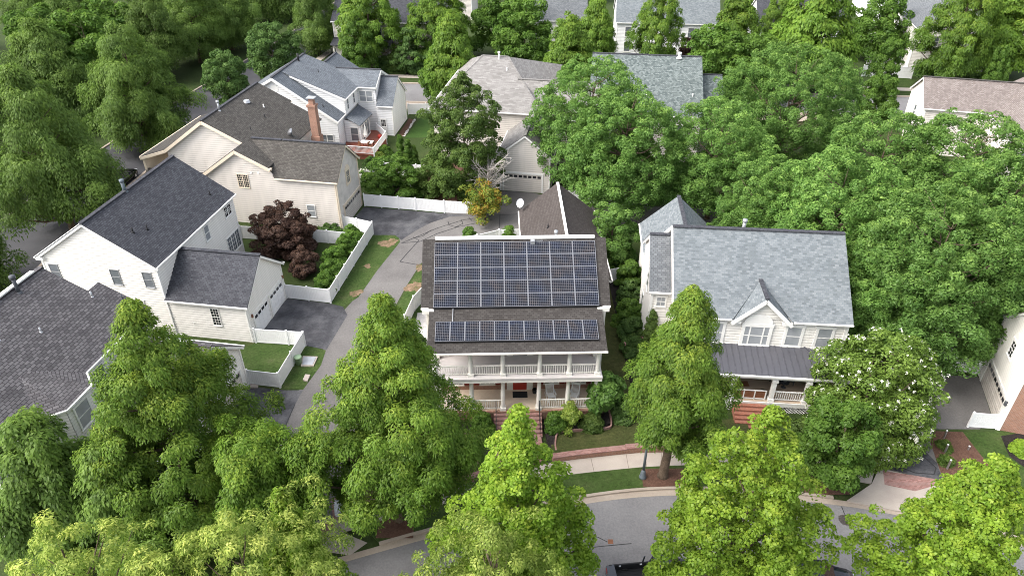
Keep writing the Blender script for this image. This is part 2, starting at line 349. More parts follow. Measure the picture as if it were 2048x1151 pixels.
def smooth_path(P, k=3):
    P = [Vector((p[0], p[1])) for p in P]; out = []
    for i in range(len(P)-1):
        p0, p1, p2, p3 = P[max(i-1, 0)], P[i], P[i+1], P[min(i+2, len(P)-1)]
        for j in range(k):
            t = j/k; out.append(tuple(0.5*((2*p1)+(p2-p0)*t+(2*p0-5*p1+4*p2-p3)*t*t+(3*p1-p0-3*p2+p3)*t**3)))
    out.append(tuple(P[-1])); return out
# ---------------------------------------------------------------- building helpers (local u, v, z of the house's Empty)
def clipz(P, lo, hi):
    for z, keep in ((lo, 1), (hi, -1)):
        out = []
        for i in range(len(P)):
            a, b = P[i], P[(i+1) % len(P)]
            ia, ib = (a[2]-z)*keep >= -1e-6, (b[2]-z)*keep >= -1e-6
            if ia: out.append(a)
            if ia != ib:
                t = (z-a[2])/(b[2]-a[2]); out.append((a[0]+(b[0]-a[0])*t, a[1]+(b[1]-a[1])*t, z))
        P = out
        if len(P) < 3: return []
    return P
def clap(mb, pts, lap=0.24, off=0.055):
    """a vertical wall of real lapped boards; pts counter-clockwise seen from outside"""
    n = Vector((0,0,0))
    for i in range(len(pts)):
        a, b = Vector(pts[i]), Vector(pts[(i+1) % len(pts)]); n += a.cross(b)
    n.normalize(); z0 = min(p[2] for p in pts); z1 = max(p[2] for p in pts); z = math.floor(z0/lap)*lap
    while z < z1-1e-3:
        zt = min(z+lap, z1+1e-6); q = clipz(pts, z, zt)
        if len(q) >= 3:
            Q = [(p[0]+n.x*off*(zt-p[2])/lap, p[1]+n.y*off*(zt-p[2])/lap, p[2]) for p in q]
            mb.poly(Q); lowq = [(p, r) for p, r in zip(q, Q) if abs(p[2]-z) < 1e-5]
            if len(lowq) == 2: mb.poly([lowq[0][0], lowq[1][0], lowq[1][1], lowq[0][1]])
        z = zt
class House:
    def __init__(s, name, label, loc, rz, cat='house', siding=SIDE_CREAM, roof=ROOF4, trim=TRIM, gutter=None, ridge=None):
        s.root = thing(name, label, cat, loc, rz); s.siding, s.roofm, s.trimm = siding, roof, trim
        s.gut = gutter or trim; s.ridgem = ridge or roof
        s.wall, s.roof, s.trim, s.gutter, s.ridge = MB(), MB(), MB(), MB(), MB()
    def done(s):
        for nm, mb, m in (('wall', s.wall, s.siding), ('roof', s.roof, s.roofm), ('trim', s.trim, s.trimm), ('gutter', s.gutter, s.gut), ('ridge_cap', s.ridge, s.ridgem)):
            if mb.v: mb.build(nm, m, s.root) if nm in ('wall', 'roof') else mb.split({'trim': 'trim_board'}.get(nm, nm), m, s.root)
    def part(s, name, mb, mat, smooth=False): return mb.build(name, mat, s.root, smooth)
    def walls(s, pts, flat=False):
        s.wall.poly(pts) if flat else clap(s.wall, pts)
    def corner(s, u, v, z0, z1, r=0.07): s.trim.box(u-r, u+r, v-r, v+r, z0, z1)
    def roofpoly(s, pts, th=0.07): s.roof.slab(pts, th)
    def eave(s, p, q, hang=0.06):
        d = Vector((q[0]-p[0], q[1]-p[1], 0)).normalized()
        s.gutter.beam((p[0], p[1], p[2]-hang), (q[0], q[1], q[2]-hang), 0.11, 0.11)
    def rake(s, p, q, wd=0.07, h=0.2):
        s.trim.beam((p[0], p[1], p[2]-0.075-h/2), (q[0], q[1], q[2]-0.075-h/2), wd, h)
    def cap(s, p, q, wd=0.34, h=0.07): s.ridge.beam((p[0], p[1], p[2]+0.02), (q[0], q[1], q[2]+0.02), wd, h)
    def gable(s, axis, a0, a1, b0, b1, ze, zr, ove=0.3, ovr=0.3, zb=0.0, ends=(1,1), sides=(1,1), flat_ends=(0,0), rakes=(1,1), bm=None, base=True, eaves=(1,1)):
        """ridge along axis from wall a0 to wall a1; side walls at b0, b1; eave tip z, ridge z"""
        P = (lambda a, b, z: (b, a, z)) if axis == 'v' else (lambda a, b, z: (a, b, z))
        bm = (b0+b1)/2 if bm is None else bm
        sl0 = (zr-ze)/(bm-b0+ove); sl1 = (zr-ze)/(b1-bm+ove)
        w0, w1 = ze+sl0*ove-0.09, ze+sl1*ove-0.09; zt = zr-0.09
        e0, e1 = a0-(ovr if ends[0] or rakes[0] else 0), a1+(ovr if ends[1] or rakes[1] else 0)
        # roof planes
        A = [P(e0, b0-ove, ze), P(e1, b0-ove, ze), P(e1, bm, zr), P(e0, bm, zr)]
        B = [P(e0, b1+ove, ze), P(e1, b1+ove, ze), P(e1, bm, zr), P(e0, bm, zr)]
        for Q in (A, B):
            nz = (Vector(Q[1])-Vector(Q[0])).cross(Vector(Q[2])-Vector(Q[0])).z
            s.roofpoly(Q if nz > 0 else Q[::-1])
        s.cap(P(e0-0.02, bm, zr), P(e1+0.02, bm, zr))
        if eaves[0]: s.eave(P(e0, b0-ove-0.05, ze), P(e1, b0-ove-0.05, ze))
        if eaves[1]: s.eave(P(e0, b1+ove+0.05, ze), P(e1, b1+ove+0.05, ze))
        for k, (aw, ed) in enumerate(((a0, e0+0.05), (a1, e1-0.05))):
            if rakes[k]:
                s.rake(P(ed, b0-ove, ze), P(ed, bm, zr)); s.rake(P(ed, b1+ove, ze), P(ed, bm, zr))
            if ends[k]:
                q = [P(aw, b0, zb), P(aw, b1, zb), P(aw, b1, w1), P(aw, bm, zt), P(aw, b0, w0)]
                want = P((-1, 1)[k], 0, 0)
                n = (Vector(q[1])-Vector(q[0])).cross(Vector(q[2])-Vector(q[0]))
                if n.dot(Vector(want)) < 0: q = q[::-1]
                s.walls(q, flat_ends[k])
        for k, (b, wz) in enumerate(((b0, w0), (b1, w1))):
            if sides[k]:
                q = [P(a0, b, zb), P(a1, b, zb), P(a1, b, wz), P(a0, b, wz)]
                n = (Vector(q[1])-Vector(q[0])).cross(Vector(q[2])-Vector(q[0]))
                if n.dot(Vector(P(0, (-1, 1)[k], 0))) < 0: q = q[::-1]
                s.walls(q)
            for j, a in enumerate((a0, a1)):
                if ends[j] and sides[k]:
                    c = P(a, b, 0); s.corner(c[0], c[1], zb, wz)
    def window(s, pos, face, wd, h, glass=BLIND, grid=None, case=0.10, mulls=(), trim=None, rail=True, name='window'):
        """pos: bottom centre on the wall; face: S N E W; mulls: fractions of mullions"""
        n, t = {'S': ((0,-1),(1,0)), 'N': ((0,1),(-1,0)), 'E': ((1,0),(0,1)), 'W': ((-1,0),(0,-1))}[face]
        xf = lambda p: (pos[0]+t[0]*p[0]+n[0]*p[1], pos[1]+t[1]*p[0]+n[1]*p[1], pos[2]+p[2])
        f = MB(); f.xf = xf; W2 = wd/2; d0, d1 = -0.02, 0.075
        f.box(-W2-case, -W2, d0, d1, -0.04, h); f.box(W2, W2+case, d0, d1, -0.04, h)
        f.box(-W2-case-0.04, W2+case+0.04, d0, d1+0.02, h, h+case*1.2); f.box(-W2-case-0.03, W2+case+0.03, d0, d1+0.03, -0.04-case*0.7, -0.04)
        if rail: f.box(-W2, W2, 0.03, 0.062, h*0.5-0.03, h*0.5+0.03)
        f.box(-W2, W2, 0.03, 0.06, -0.04, 0.03)
        for m_ in mulls: f.box(-W2+wd*m_-0.05, -W2+wd*m_+0.05, 0.03, 0.07, 0.03, h)
        if grid:
            gx, gz = grid
            for i in range(1, gx): f.box(-W2+wd*i/gx-0.014, -W2+wd*i/gx+0.014, 0.036, 0.055, 0.03, h)
            for i in range(1, gz): f.box(-W2, W2, 0.036, 0.053, h*i/gz-0.014, h*i/gz+0.014)
        o = f.build(name, trim or s.trimm, s.root)
        g = MB(); g.xf = xf; g.poly([(-W2, 0.044, 0.0), (W2, 0.044, 0.0), (W2, 0.044, h), (-W2, 0.044, h)])
        g.build('pane', glass, o); return o
    def garage_door(s, pos, face, wd, h, mat=TRIM, strip=DKGLASS, trim=None, nwin=8):
        n, t = {'S': ((0,-1),(1,0)), 'N': ((0,1),(-1,0)), 'E': ((1,0),(0,1)), 'W': ((-1,0),(0,-1))}[face]
        xf = lambda p: (pos[0]+t[0]*p[0]+n[0]*p[1], pos[1]+t[1]*p[0]+n[1]*p[1], pos[2]+p[2])
        f = MB(); f.xf = xf; W2 = wd/2
        rows = 4
        for r in range(rows): f.box(-W2, W2, -0.02, 0.045, h*r/rows+0.008, h*(r+1)/rows-0.008)
        for r in range(rows-1):
            for k in range(nwin):
                x = -W2+wd*(k+0.5)/nwin; f.box(x-wd/nwin*0.40, x+wd/nwin*0.40, 0.045, 0.06, h*r/rows+0.09, h*(r+1)/rows-0.09)
        o = f.build('garage_door', mat, s.root)
        g = MB(); g.xf = xf
        for k in range(nwin):
            x = -W2+wd*(k+0.5)/nwin; g.box(x-wd/nwin*0.36, x+wd/nwin*0.36, 0.04, 0.056, h*0.80, h*0.93)
        g.build('window_strip', strip, o)
        c = MB(); c.xf = xf
        c.box(-W2-0.18, -W2-0.005, -0.02, 0.08, 0, h); c.box(W2+0.005, W2+0.18, -0.02, 0.08, 0, h); c.box(-W2-0.22, W2+0.22, -0.02, 0.085, h+0.005, h+0.24)
        c.build('door_casing', trim or s.trimm, s.root)
        return o
    def vent(s, u, v, z, h=0.45, r=0.06, mat=GREYMET, capr=0.0, name='vent_pipe'):
        m = MB(); m.tube([(u, v, z-0.15), (u, v, z+h)], [r, r], 8)
        m.tube([(u, v, z-0.12), (u, v, z+0.10)], [r*2.2, r*1.3], 8)
        if capr: m.tube([(u, v, z+h-0.12), (u, v, z+h+0.1)], [capr, capr], 10)
        s.part(name, m, mat, True)
    def downspout(s, u, v, z0, z1): s.gutter.box(u-0.05, u+0.05, v-0.04, v+0.04, z0, z1)
def half_disc(Hs, pos, face, r, k=1.0, mat=None):
    n, t = {'S': ((0,-1),(1,0)), 'E': ((1,0),(0,1)), 'W': ((-1,0),(0,-1))}[face]; m = MB()
    P = [(r*math.cos(a*math.pi/16), r*k*math.sin(a*math.pi/16)) for a in range(17)]
    f = lambda d: [(pos[0]+t[0]*x+n[0]*d, pos[1]+t[1]*x+n[1]*d, pos[2]+z) for x, z in P]
    A, B = f(0.0), f(0.07); i = m._a(B); j = m._a(A); q = len(P); m.f.append(tuple(range(i, i+q)))
    for a in range(q): m.f.append((i+a, j+a, j+(a+1) % q, i+(a+1) % q))
    Hs.part('arch_panel', m, mat or Hs.trimm)
def railing(parent, p, q, h=0.85, mat=COLUMN, n=None, z=None, name='railing'):
    m = MB(); p, q = Vector(p), Vector(q); L = (q-p).length; k = n or max(2, int(L/0.15))
    m.beam(p+Vector((0,0,h)), q+Vector((0,0,h)), 0.09, 0.07); m.beam(p+Vector((0,0,0.12)), q+Vector((0,0,0.12)), 0.06, 0.06)
    for i in range(1, k):
        c = p+(q-p)*(i/k); m.beam(c+Vector((0,0,0.15)), c+Vector((0,0,h-0.035)), 0.045, 0.045)
    return m.build(name, mat, parent)
def column(parent, u, v, z0, z1, r=0.15, mat=COLUMN, sq=False):
    m = MB(); m.box(u-r*1.45, u+r*1.45, v-r*1.45, v+r*1.45, z0, z0+0.22)
    m.box(u-r*1.4, u+r*1.4, v-r*1.4, v+r*1.4, z1-0.16, z1)
    if sq: m.box(u-r, u+r, v-r, v+r, z0+0.22, z1-0.16)
    else: m.tube([(u, v, z0+0.22), (u, v, z0+0.3), (u, v, z0+1.2), (u, v, z1-0.24), (u, v, z1-0.16)], [r*1.2, r*1.1, r*1.1, r*0.9, r*1.1], 12)
    return m.build('column', mat, parent)
# ================================================================ the brick porch house with the solar panels
H1 = House('solar_house', 'brown shingled house with two rows of solar panels and a double brick porch', (0.378, 38.238), 0.024, siding=SIDE_TAN, roof=ROOF1, trim=COLUMN, ridge=ROOF1)
RV, RZ, EV, EZ = 7.65, 11.10, 3.28, 8.05
for a, b, c in (((-6.72, EV, EZ), (6.68, EV, EZ), 1), ((6.68, 2*RV-EV, EZ), (-6.72, 2*RV-EV, EZ), 1)):
    H1.roofpoly([a, b, (b[0], RV, RZ), (a[0], RV, RZ)])
H1.roofpoly([(-6.12, -0.42, 6.90), (6.06, -0.42, 6.90), (6.06, EV+0.02, 8.02), (-6.12, EV+0.02, 8.02)])
vent_ = MB(); vent_.beam((-5.78, RV, RZ+0.07), (5.85, RV, RZ+0.07), 0.30, 0.13); H1.part('ridge_vent', vent_, TRIM)
for sx, eu in ((-6.66, -6.2), (6.62, 6.15)):
    H1.rake((sx, EV, EZ), (sx, RV, RZ)); H1.rake((sx, 2*RV-EV, EZ), (sx, RV, RZ))
    q = [(eu, 3.55, 0.0), (eu, 11.75, 0.0), (eu, 11.75, 8.05), (eu, RV, RZ-0.16), (eu, 3.55, 8.08)]
    H1.walls(q if sx > 0 else q[::-1])
    H1.trim.box(eu-0.42, eu+0.42, 2.98, 3.20, 7.72, 8.0); H1.trim.box(eu-0.10, eu+0.10, 3.22, 3.42, 0.0, 7.7)
    sd_ = -1 if sx < 0 else 1
    H1.rake((6.02*sd_-0.03, -0.40, 6.90), (6.02*sd_-0.03, EV, 8.02), 0.06, 0.16)
    e2 = eu*0.975; q2 = [(e2, 2.37, 0), (e2, 3.6, 0), (e2, 3.6, 7.95), (e2, 2.37, 7.55)]; H1.walls(q2 if sx > 0 else q2[::-1])
    H1.downspout(eu+0.12*sd_, 3.05, 0, 7.7)
H1.eave((-6.14, -0.48, 6.90), (6.08, -0.48, 6.90)); H1.eave((6.68, 2*RV-EV+.05, EZ), (-6.72, 2*RV-EV+.05, EZ))
H1.eave((-6.72, EV-0.06, EZ), (-6.18, EV-0.06, EZ)); H1.eave((6.12, EV-0.06, EZ), (6.68, EV-0.06, EZ))
H1.walls([(6.2, 11.75, 0), (-6.2, 11.75, 0), (-6.2, 11.75, 7.9), (6.2, 11.75, 7.9)])
bw = MB(); bw.box(-6.02, 5.97, 2.36, 3.5, 0.0, 7.55); H1.part('brick_wall', bw, BRICK)
ps = MB(); ps.box(-5.85, -1.72, 0.02, 2.35, 0.0, 1.02); ps.box(-1.70, 1.76, 0.02, 2.35, 0.0, 1.0); ps.box(1.78, 5.82, 0.02, 2.35, 0.0, 1.02)
ps.box(-5.88, 5.85, -0.03, 0.16, 1.03, 1.17); H1.part('porch_base', ps, BRICK)
pf = MB(); pf.box(-5.86, 5.83, 0.17, 2.355, 1.025, 1.18); H1.part('porch_floor', pf, PORCHC)
bf = MB(); bf.box(-5.98, 5.92, -0.22, 2.355, 4.30, 4.43); H1.part('balcony_floor', bf, DECKG)
H1.trim.box(-5.95, 5.90, -0.18, -0.02, 4.02, 4.295); H1.trim.box(-5.95, -5.80, -0.01, 2.34, 4.02, 4.29); H1.trim.box(5.75, 5.90, -0.01, 2.34, 4.02, 4.29)
H1.trim.box(-5.78, 5.73, 0.0, 2.34, 4.16, 4.28)
H1.trim.box(-5.86, 5.80, 0.02, 0.34, 6.62, 6.86); H1.trim.box(-5.84, -5.60, 0.36, 2.34, 6.62, 6.86); H1.trim.box(5.56, 5.78, 0.36, 2.34, 6.62, 6.86)
cl = MB(); cl.poly([(-5.85, 0.0, 6.865), (5.8, 0.0, 6.865), (5.8, 2.4, 7.60), (-5.85, 2.4, 7.60)][::-1]); H1.part('porch_ceiling', cl, TRIM)
CU = (-5.64, -3.24, -1.02, 1.54, 3.60, 5.58)
for i, u_ in enumerate(CU):
    column(H1.root, u_, 0.18, 4.43, 6.62, 0.14); column(H1.root, u_, 0.24, 1.18, 4.03, 0.15)
for u_ in (-5.70, 5.66):
    column(H1.root, u_, 2.18, 4.43, 6.62, 0.12, sq=True); column(H1.root, u_, 2.18, 1.18, 4.16, 0.12, sq=True)
    railing(H1.root, (u_, 0.4, 4.43), (u_, 2.02, 4.43)); railing(H1.root, (u_, 0.45, 1.18), (u_, 2.02, 1.18))
for i in range(5):
    railing(H1.root, (CU[i]+0.16, 0.18, 4.43), (CU[i+1]-0.16, 0.18, 4.43))
    if i != 2: railing(H1.root, (CU[i]+0.17, 0.24, 1.18), (CU[i+1]-0.17, 0.24, 1.18))
# steps and handrails
st = MB()
for k in range(6):
    st.box(-1.70, 1.76, -0.01-0.26*(k+1), -0.01-0.26*k, 0.0, 1.0-0.165*k-0.002*k)
H1.part('brick_steps', st, PAVER)
for u_ in (-1.52, 1.58):
    hr = MB(); hr.tube([(u_, 0.0, 1.17), (u_, 0.0, 2.15), (u_, -1.62, 1.05), (u_, -1.62, 0.1)], [0.028]*4, 6)
    for t_ in (0.33, 0.66): hr.tube([(u_, -1.62*t_, 0.2), (u_, -1.62*t_, 2.1-1.1*t_)], [0.014]*2, 5)
    hr.tube([(u_, 0.0, 1.45), (u_, -1.62, 0.40)], [0.018]*2, 5); H1.part('handrail', hr, BLACK)
# doors and windows behind the porches
def door(Hs, pos, wd, h, mat, surround, zsill=0.0, face='S'):
    m = MB(); u_, v_, z_ = pos
    m.box(u_-wd/2, u_+wd/2, v_-0.06, v_+0.02, z_+zsill, z_+h)
    for a in (-1, 1):
        for k in range(2): m.box(u_+a*wd*0.24-wd*0.15, u_+a*wd*0.24+wd*0.15, v_-0.075, v_-0.06, z_+0.2+k*h*0.47, z_+0.2+k*h*0.47+h*0.36)
    o = Hs.part('door', m, mat)
    kn = MB(); kn.tube([(u_+wd*0.42, v_-0.06, z_+1.0), (u_+wd*0.42, v_-0.14, z_+1.0)], [0.035, 0.03], 6); kn.build('handle', GREYMET, o)
    c = MB()
    for a in (-1, 1): c.box(u_+a*(wd/2+0.24)-0.22, u_+a*(wd/2+0.24)+0.22, v_-0.09, v_+0.02, z_, z_+h+0.05)
    c.box(u_-wd/2-0.55, u_+wd/2+0.55, v_-0.12, v_+0.02, z_+h+0.06, z_+h+0.4); Hs.part('door_surround', c, surround)
door(H1, (0.26, 2.35, 1.18), 1.0, 2.1, RED, COLUMN); door(H1, (0.26, 2.35, 4.43), 1.0, 2.1, DARKGREY, COLUMN)
for u_ in (-4.45, -2.15, 2.6, 4.6):
    for z_, m_ in ((1.75, 1.7), (5.0, 1.6)):
        H1.window((u_, 2.35, z_), 'S', 0.95, m_, PANE, (3, 4), 0.09)
        if z_ < 3:
            sh = MB(); sh.box(u_-0.98, u_-0.60, 2.28, 2.36, z_-0.05, z_+m_+0.1); sh.box(u_+0.60, u_+0.98, 2.28, 2.36, z_-0.05, z_+m_+0.1); H1.part('shutter', sh, MAROON)
for v_ in (5.5, 9.5):
    for z_ in (1.6, 5.0): H1.window((-6.22, v_, z_), 'W', 0.95, 1.6, BLIND)
    for z_ in (1.6, 5.0): H1.window((6.17, v_, z_), 'E', 0.95, 1.6, BLIND)
# solar panels, each a part with its own frame
def panel(mbx, wd, h, cells):
    f = MB(); f.xf = mbx
    f.box(0, wd, 0, 0.02, 0.04, 0.085); f.box(0, wd, h-0.02, h, 0.04, 0.085); f.box(0, 0.03, 0.021, h-0.021, 0.04, 0.085); f.box(wd-0.03, wd, 0.021, h-0.021, 0.04, 0.085)
    o = f.build('solar_panel', ALU, H1.root)
    g = MB(); g.xf = mbx; i = g._a([(0.02, 0.02, 0.078), (wd-0.02, 0.02, 0.078), (wd-0.02, h-0.02, 0.078), (0.02, h-0.02, 0.078)]); g.f.append((i, i+1, i+2, i+3))
    j = g._a([(0.02, 0.02, 0.03), (wd-0.02, 0.02, 0.03), (wd-0.02, h-0.02, 0.03), (0.02, h-0.02, 0.03)]); g.f.append((j+3, j+2, j+1, j))
    for a in range(4): g.f.append((i+a, j+a, j+(a+1) % 4, i+(a+1) % 4))
    p = g.build('cell_sheet', SOLAR, o); uv = p.data.uv_layers[0].data
    # the cells fill the panel exactly
    co = [(0, 0), (cells[0]*0.1345, 0), (cells[0]*0.1345, cells[1]*0.1225), (0, cells[1]*0.1225)]
    for li, c in zip(p.data.polygons[0].loop_indices, co): uv[li].uv = c
    for li in range(4, len(uv)): uv[li].uv = (0.05, 0.05)
def plane_xf(u0, v0, z0, ph):
    c, s_ = math.cos(ph), math.sin(ph)
    return lambda du, dw: (lambda p: (u0+du+p[0], v0+(dw+p[1])*c-p[2]*s_, z0+(dw+p[1])*s_+p[2]*c))
PX = plane_xf(-5.82, 3.22, 8.09, 0.599)
for i in range(7):
    for j in range(5): panel(PX(i*1.67, j*1.01), 1.655, 0.995, (12, 8))
PX2 = plane_xf(-5.60, 0.44, 7.22, 0.292)
for i in range(11): panel(PX2(i*1.015, 0.0), 1.0, 1.65, (8, 12))
sk = MB(); X_ = PX(0, 0); sk.beam(X_((-0.02, -0.05, 0.035)), X_((11.72, -0.05, 0.035)), 0.06, 0.12); H1.part('array_skirt', sk, BLACK)
sk = MB(); X_ = PX2(0, 0); sk.beam(X_((0, -0.05, 0.03)), X_((11.16, -0.05, 0.03)), 0.05, 0.1); H1.part('array_skirt', sk, BLACK)
cd_ = MB(); cd_.beam(PX2(1.15, 1.66)((0, 0, 0.03)), PX2(1.15, 2.9)((0, 0, 0.03)), 0.04, 0.04); cd_.beam((1.3, 7.42, 11.0), (2.05, 7.42, 11.0), 0.05, 0.05); H1.part('conduit', cd_, GREYMET)
cb = MB(); cb.box(1.15, 1.45, 7.15, 7.45, 10.85, 11.12); H1.part('junction_box', cb, GREYMET)
H1.vent(3.05, 8.0, 10.85, 0.55, 0.09, GREYMET, 0.14)
# rear garage wing of the same house
G1 = House('brown_garage', 'dark brown gabled garage with white ridge vent behind the solar house', (0.378, 38.238), 0.024, cat='garage', siding=SIDE_TAN, roof=ROOF1B, trim=COLUMN)
G1.gable('v', 12.9, 25.2, 1.25, 8.05, 4.02, 7.05, 0.33, 0.28, ends=(1, 1))
rv = MB(); rv.beam((4.65, 13.4, 7.16), (4.65, 25.3, 7.16), 0.24, 0.10); G1.part('ridge_vent', rv, TRIM)
G1.vent(3.3, 18.5, 6.0, 0.35, 0.05, BLACK)
G1.garage_door((1.24, 20.5, 0), 'W', 4.9, 2.2, SIDE_BEIGE)
dish = MB(); dc = Vector((1.05, 25.0, 5.15)); ax = Vector((-0.45, -0.75, 0.5)).normalized(); s1 = ax.cross(Vector((0,0,1))).normalized(); s2 = s1.cross(ax)
ringi = []
for k in range(5):
    r_ = 0.40*k/4 if k else 0.01; ringi.append(dish._a([tuple(dc+ax*(0.5*r_*r_)+s1*(r_*math.cos(j*math.pi/9))+s2*(r_*1.15*math.sin(j*math.pi/9))) for j in range(18)]))
for k in range(4):
    for j in range(18): dish.f.append((ringi[k]+j, ringi[k]+(j+1) % 18, ringi[k+1]+(j+1) % 18, ringi[k+1]+j))
do = G1.part('satellite_dish', dish, GREYMET, True)
arm = MB(); arm.tube([tuple(dc), tuple(dc+Vector((0.25, 0.1, -0.75)))], [0.035, 0.035], 6); arm.tube([tuple(dc-s2*0.4), tuple(dc+ax*0.55)], [0.02, 0.02], 5)
arm.tube([tuple(dc+ax*0.5), tuple(dc+ax*0.64)], [0.05, 0.06], 6); arm.build('dish_arm', GREYMET, do)
G1.done()
H1.done()
# ================================================================ pale grey roofed house on the right
H2 = House('porch_house', 'cream house with pale grey roof, front dormer and dark metal porch roof', (11.834, 42.786), -0.089, siding=SIDE_CREAM, roof=ROOF2, ridge=ROOF3)
EW, ED, Z0, ZR = 12.84, 5.85, 6.34, 10.62
SL2 = (ZR-Z0)/ED
H2.roofpoly([(0, 0, Z0), (4.3, 0, Z0), (6.41, (8.20-Z0)/SL2, 8.20), (8.53, 0, Z0), (EW, 0, Z0), (EW, ED, ZR), (0, ED, ZR)]); H2.roofpoly([(EW, 2*ED, Z0), (0, 2*ED, Z0), (0, ED, ZR), (EW, ED, ZR)])
H2.cap((0, ED, ZR), (EW, ED, ZR), 0.36, 0.08)
for u_ in (0.05, EW-0.05): H2.rake((u_, 0, Z0), (u_, ED, ZR)); H2.rake((u_, 2*ED, Z0), (u_, ED, ZR))
H2.eave((0, -0.06, Z0), (4.2, -0.06, Z0)); H2.eave((8.65, -0.06, Z0), (EW, -0.06, Z0)); H2.eave((0, 2*ED+.06, Z0), (EW, 2*ED+.06, Z0))
wt = Z0+0.35*SL2-0.16
H2.walls([(0.25, 0.35, 0), (EW-0.25, 0.35, 0), (EW-0.25, 0.35, wt), (0.25, 0.35, wt)])
H2.walls([(EW-0.25, 0.35, 0), (EW-0.25, 11.35, 0), (EW-0.25, 11.35, wt), (EW-0.25, ED, ZR-.16), (EW-0.25, 0.35, wt)])
H2.walls([(0.25, 11.35, 0), (0.25, 0.35, 0), (0.25, 0.35, wt), (0.25, ED, ZR-.16), (0.25, 11.35, wt)])
H2.walls([(EW-0.25, 11.35, 0), (0.25, 11.35, 0), (0.25, 11.35, wt), (EW-0.25, 11.35, wt)])
for u_ in (0.25, EW-0.25): H2.corner(u_, 0.35, 0, wt, 0.12)
# front dormer gable
DL, DR, DA, DZ, DE = 4.25, 8.58, 6.41, 8.22, 6.14
db = DZ  # ridge runs back into the roof
vb_ = (DZ-Z0)/SL2; vl_ = 0.02
H2.roofpoly([(DL, -0.02, DE), (DA, -0.02, DZ), (DA, vb_, DZ)]); H2.roofpoly([(DA, -0.02, DZ), (DR, -0.02, DE), (DA, vb_, DZ)])
H2.cap((DA, -0.04, DZ), (DA, vb_, DZ), 0.3, 0.07)
H2.rake((DL, -0.06, DE), (DA, -0.06, DZ), 0.10, 0.26); H2.rake((DR, -0.06, DE), (DA, -0.06, DZ), 0.10, 0.26)
H2.walls([(DL+0.3, 0.30, wt-0.1), (DR-0.3, 0.30, wt-0.1), (DR-0.3, 0.30, DE+0.12), (DA, 0.30, DZ-0.2), (DL+0.3, 0.30, DE+0.12)])
for u_ in (DL+0.32, DR-0.32): H2.trim.box(u_-0.35, u_+0.35, -0.04, 0.28, DE-0.18, DE+0.08)
for v0_, v1_ in ((0.0, ED), (2*ED, ED)): H2.trim.beam((-0.03, v0_, Z0-0.12), (-0.03, v1_, ZR-0.12), 0.09, 0.3)
# left shed roof a step lower than the main roof
LW = -1.62
H2b = MB(); H2b.slab([(LW, 2.35, 6.80), (0.0, 2.35, 6.80), (0.0, 6.25, 9.65), (LW, 6.25, 9.65)], 0.15); H2b.slab([(0.0, 10.15, 6.8), (LW, 10.15, 6.8), (LW, 6.25, 9.65), (0.0, 6.25, 9.65)], 0.15); H2.part('side_roof', H2b, ROOF2B)
H2.cap((LW, 6.25, 9.65), (0, 6.25, 9.65)); H2.rake((LW+.05, 2.35, 6.8), (LW+.05, 6.25, 9.65), 0.1, 0.26); H2.rake((LW+.05, 10.15, 6.8), (LW+.05, 6.25, 9.65), 0.1, 0.26); H2.eave((LW, 2.3, 6.8), (0, 2.3, 6.8))
H2.walls([(-1.35, 2.7, 0), (0.2, 2.7, 0), (0.2, 2.7, 6.85), (-1.35, 2.7, 6.85)])
H2.walls([(-1.35, 9.8, 0), (-1.35, 2.7, 0), (-1.35, 2.7, 6.9), (-1.35, 6.25, 9.5), (-1.35, 9.8, 6.9)]); H2.corner(-1.35, 2.7, 0, 6.85, 0.09)
H2.window((-0.62, 2.68, 5.35), 'S', 0.62, 0.8, BLIND, (2, 2), 0.11)
H2.window((-1.37, 5.6, 5.0), 'W', 0.9, 1.6, PANE); H2.window((-1.37, 7.6, 1.6), 'W', 0.9, 1.6, PANE)
for u0_, w_ in ((8.96, 1.0), (11.15, 0.95), (1.6, 0.95), (3.3, 0.95)): H2.window((u0_, 0.33, 3.98 if u0_ > 4 else 4.0), 'S', w_, 1.68, BLIND, None, 0.2)
pw = H2.window((6.25, 0.28, 3.95), 'S', 1.75, 1.62, BLIND, None, 0.24, mulls=(0.22, 0.78))
half_disc(H2, (6.25, 0.27, 5.86), 'S', 1.05, 0.8)
# rear gabled wing
H2.gable('v', 9.5, 16.3, -1.0, 4.75, 5.0, 8.0, 0.35, 0.25, ends=(0, 1)); H2.vent(5.6, 6.9, 9.85, 0.95, 0.14, GREYMET, 0.19)
# metal porch roof with hip end
pz0, pz1, pv0, pv1 = 3.38, 3.86, -2.72, 0.33
PM = MB(); pl, pr = -0.3, 12.75
PM.slab([(pl, pv0, pz0), (pr, pv0, pz0), (9.96, pv1, pz1), (2.4, pv1, pz1)], 0.1)
PM.slab([(pr, pv0, pz0), (pr, pv1, pz0+0.15), (9.96, pv1, pz1)], 0.1); PM.slab([(pl, pv1, pz0+0.15), (pl, pv0, pz0), (2.4, pv1, pz1)], 0.1)
zt_ = lambda u_, v_: pz0+(v_-pv0)/(pv1-pv0)*(pz1-pz0)
u_ = pl+0.3
while u_ < pr-0.2:
    vt = pv1
    if u_ > 9.96: vt = pv0+(pr-u_)/(pr-9.96)*(pv1-pv0)
    if u_ < 2.4: vt = pv0+(u_-pl)/(2.4-pl)*(pv1-pv0)
    PM.beam((u_, pv0, pz0+0.02), (u_, vt, zt_(u_, vt)+0.02), 0.035, 0.06); u_ += 0.46
for k in range(1, 6):
    t_ = k/6; v2 = pv0+(pv1-pv0)*t_
    PM.beam((pr, v2, pz0+0.15*t_+0.02), (pr+(9.96-pr)*t_, v2, zt_(0, v2)+0.02), 0.035, 0.05)
PM.beam((pr, pv0, pz0+0.04), (9.96, pv1, pz1+0.04), 0.10, 0.06)
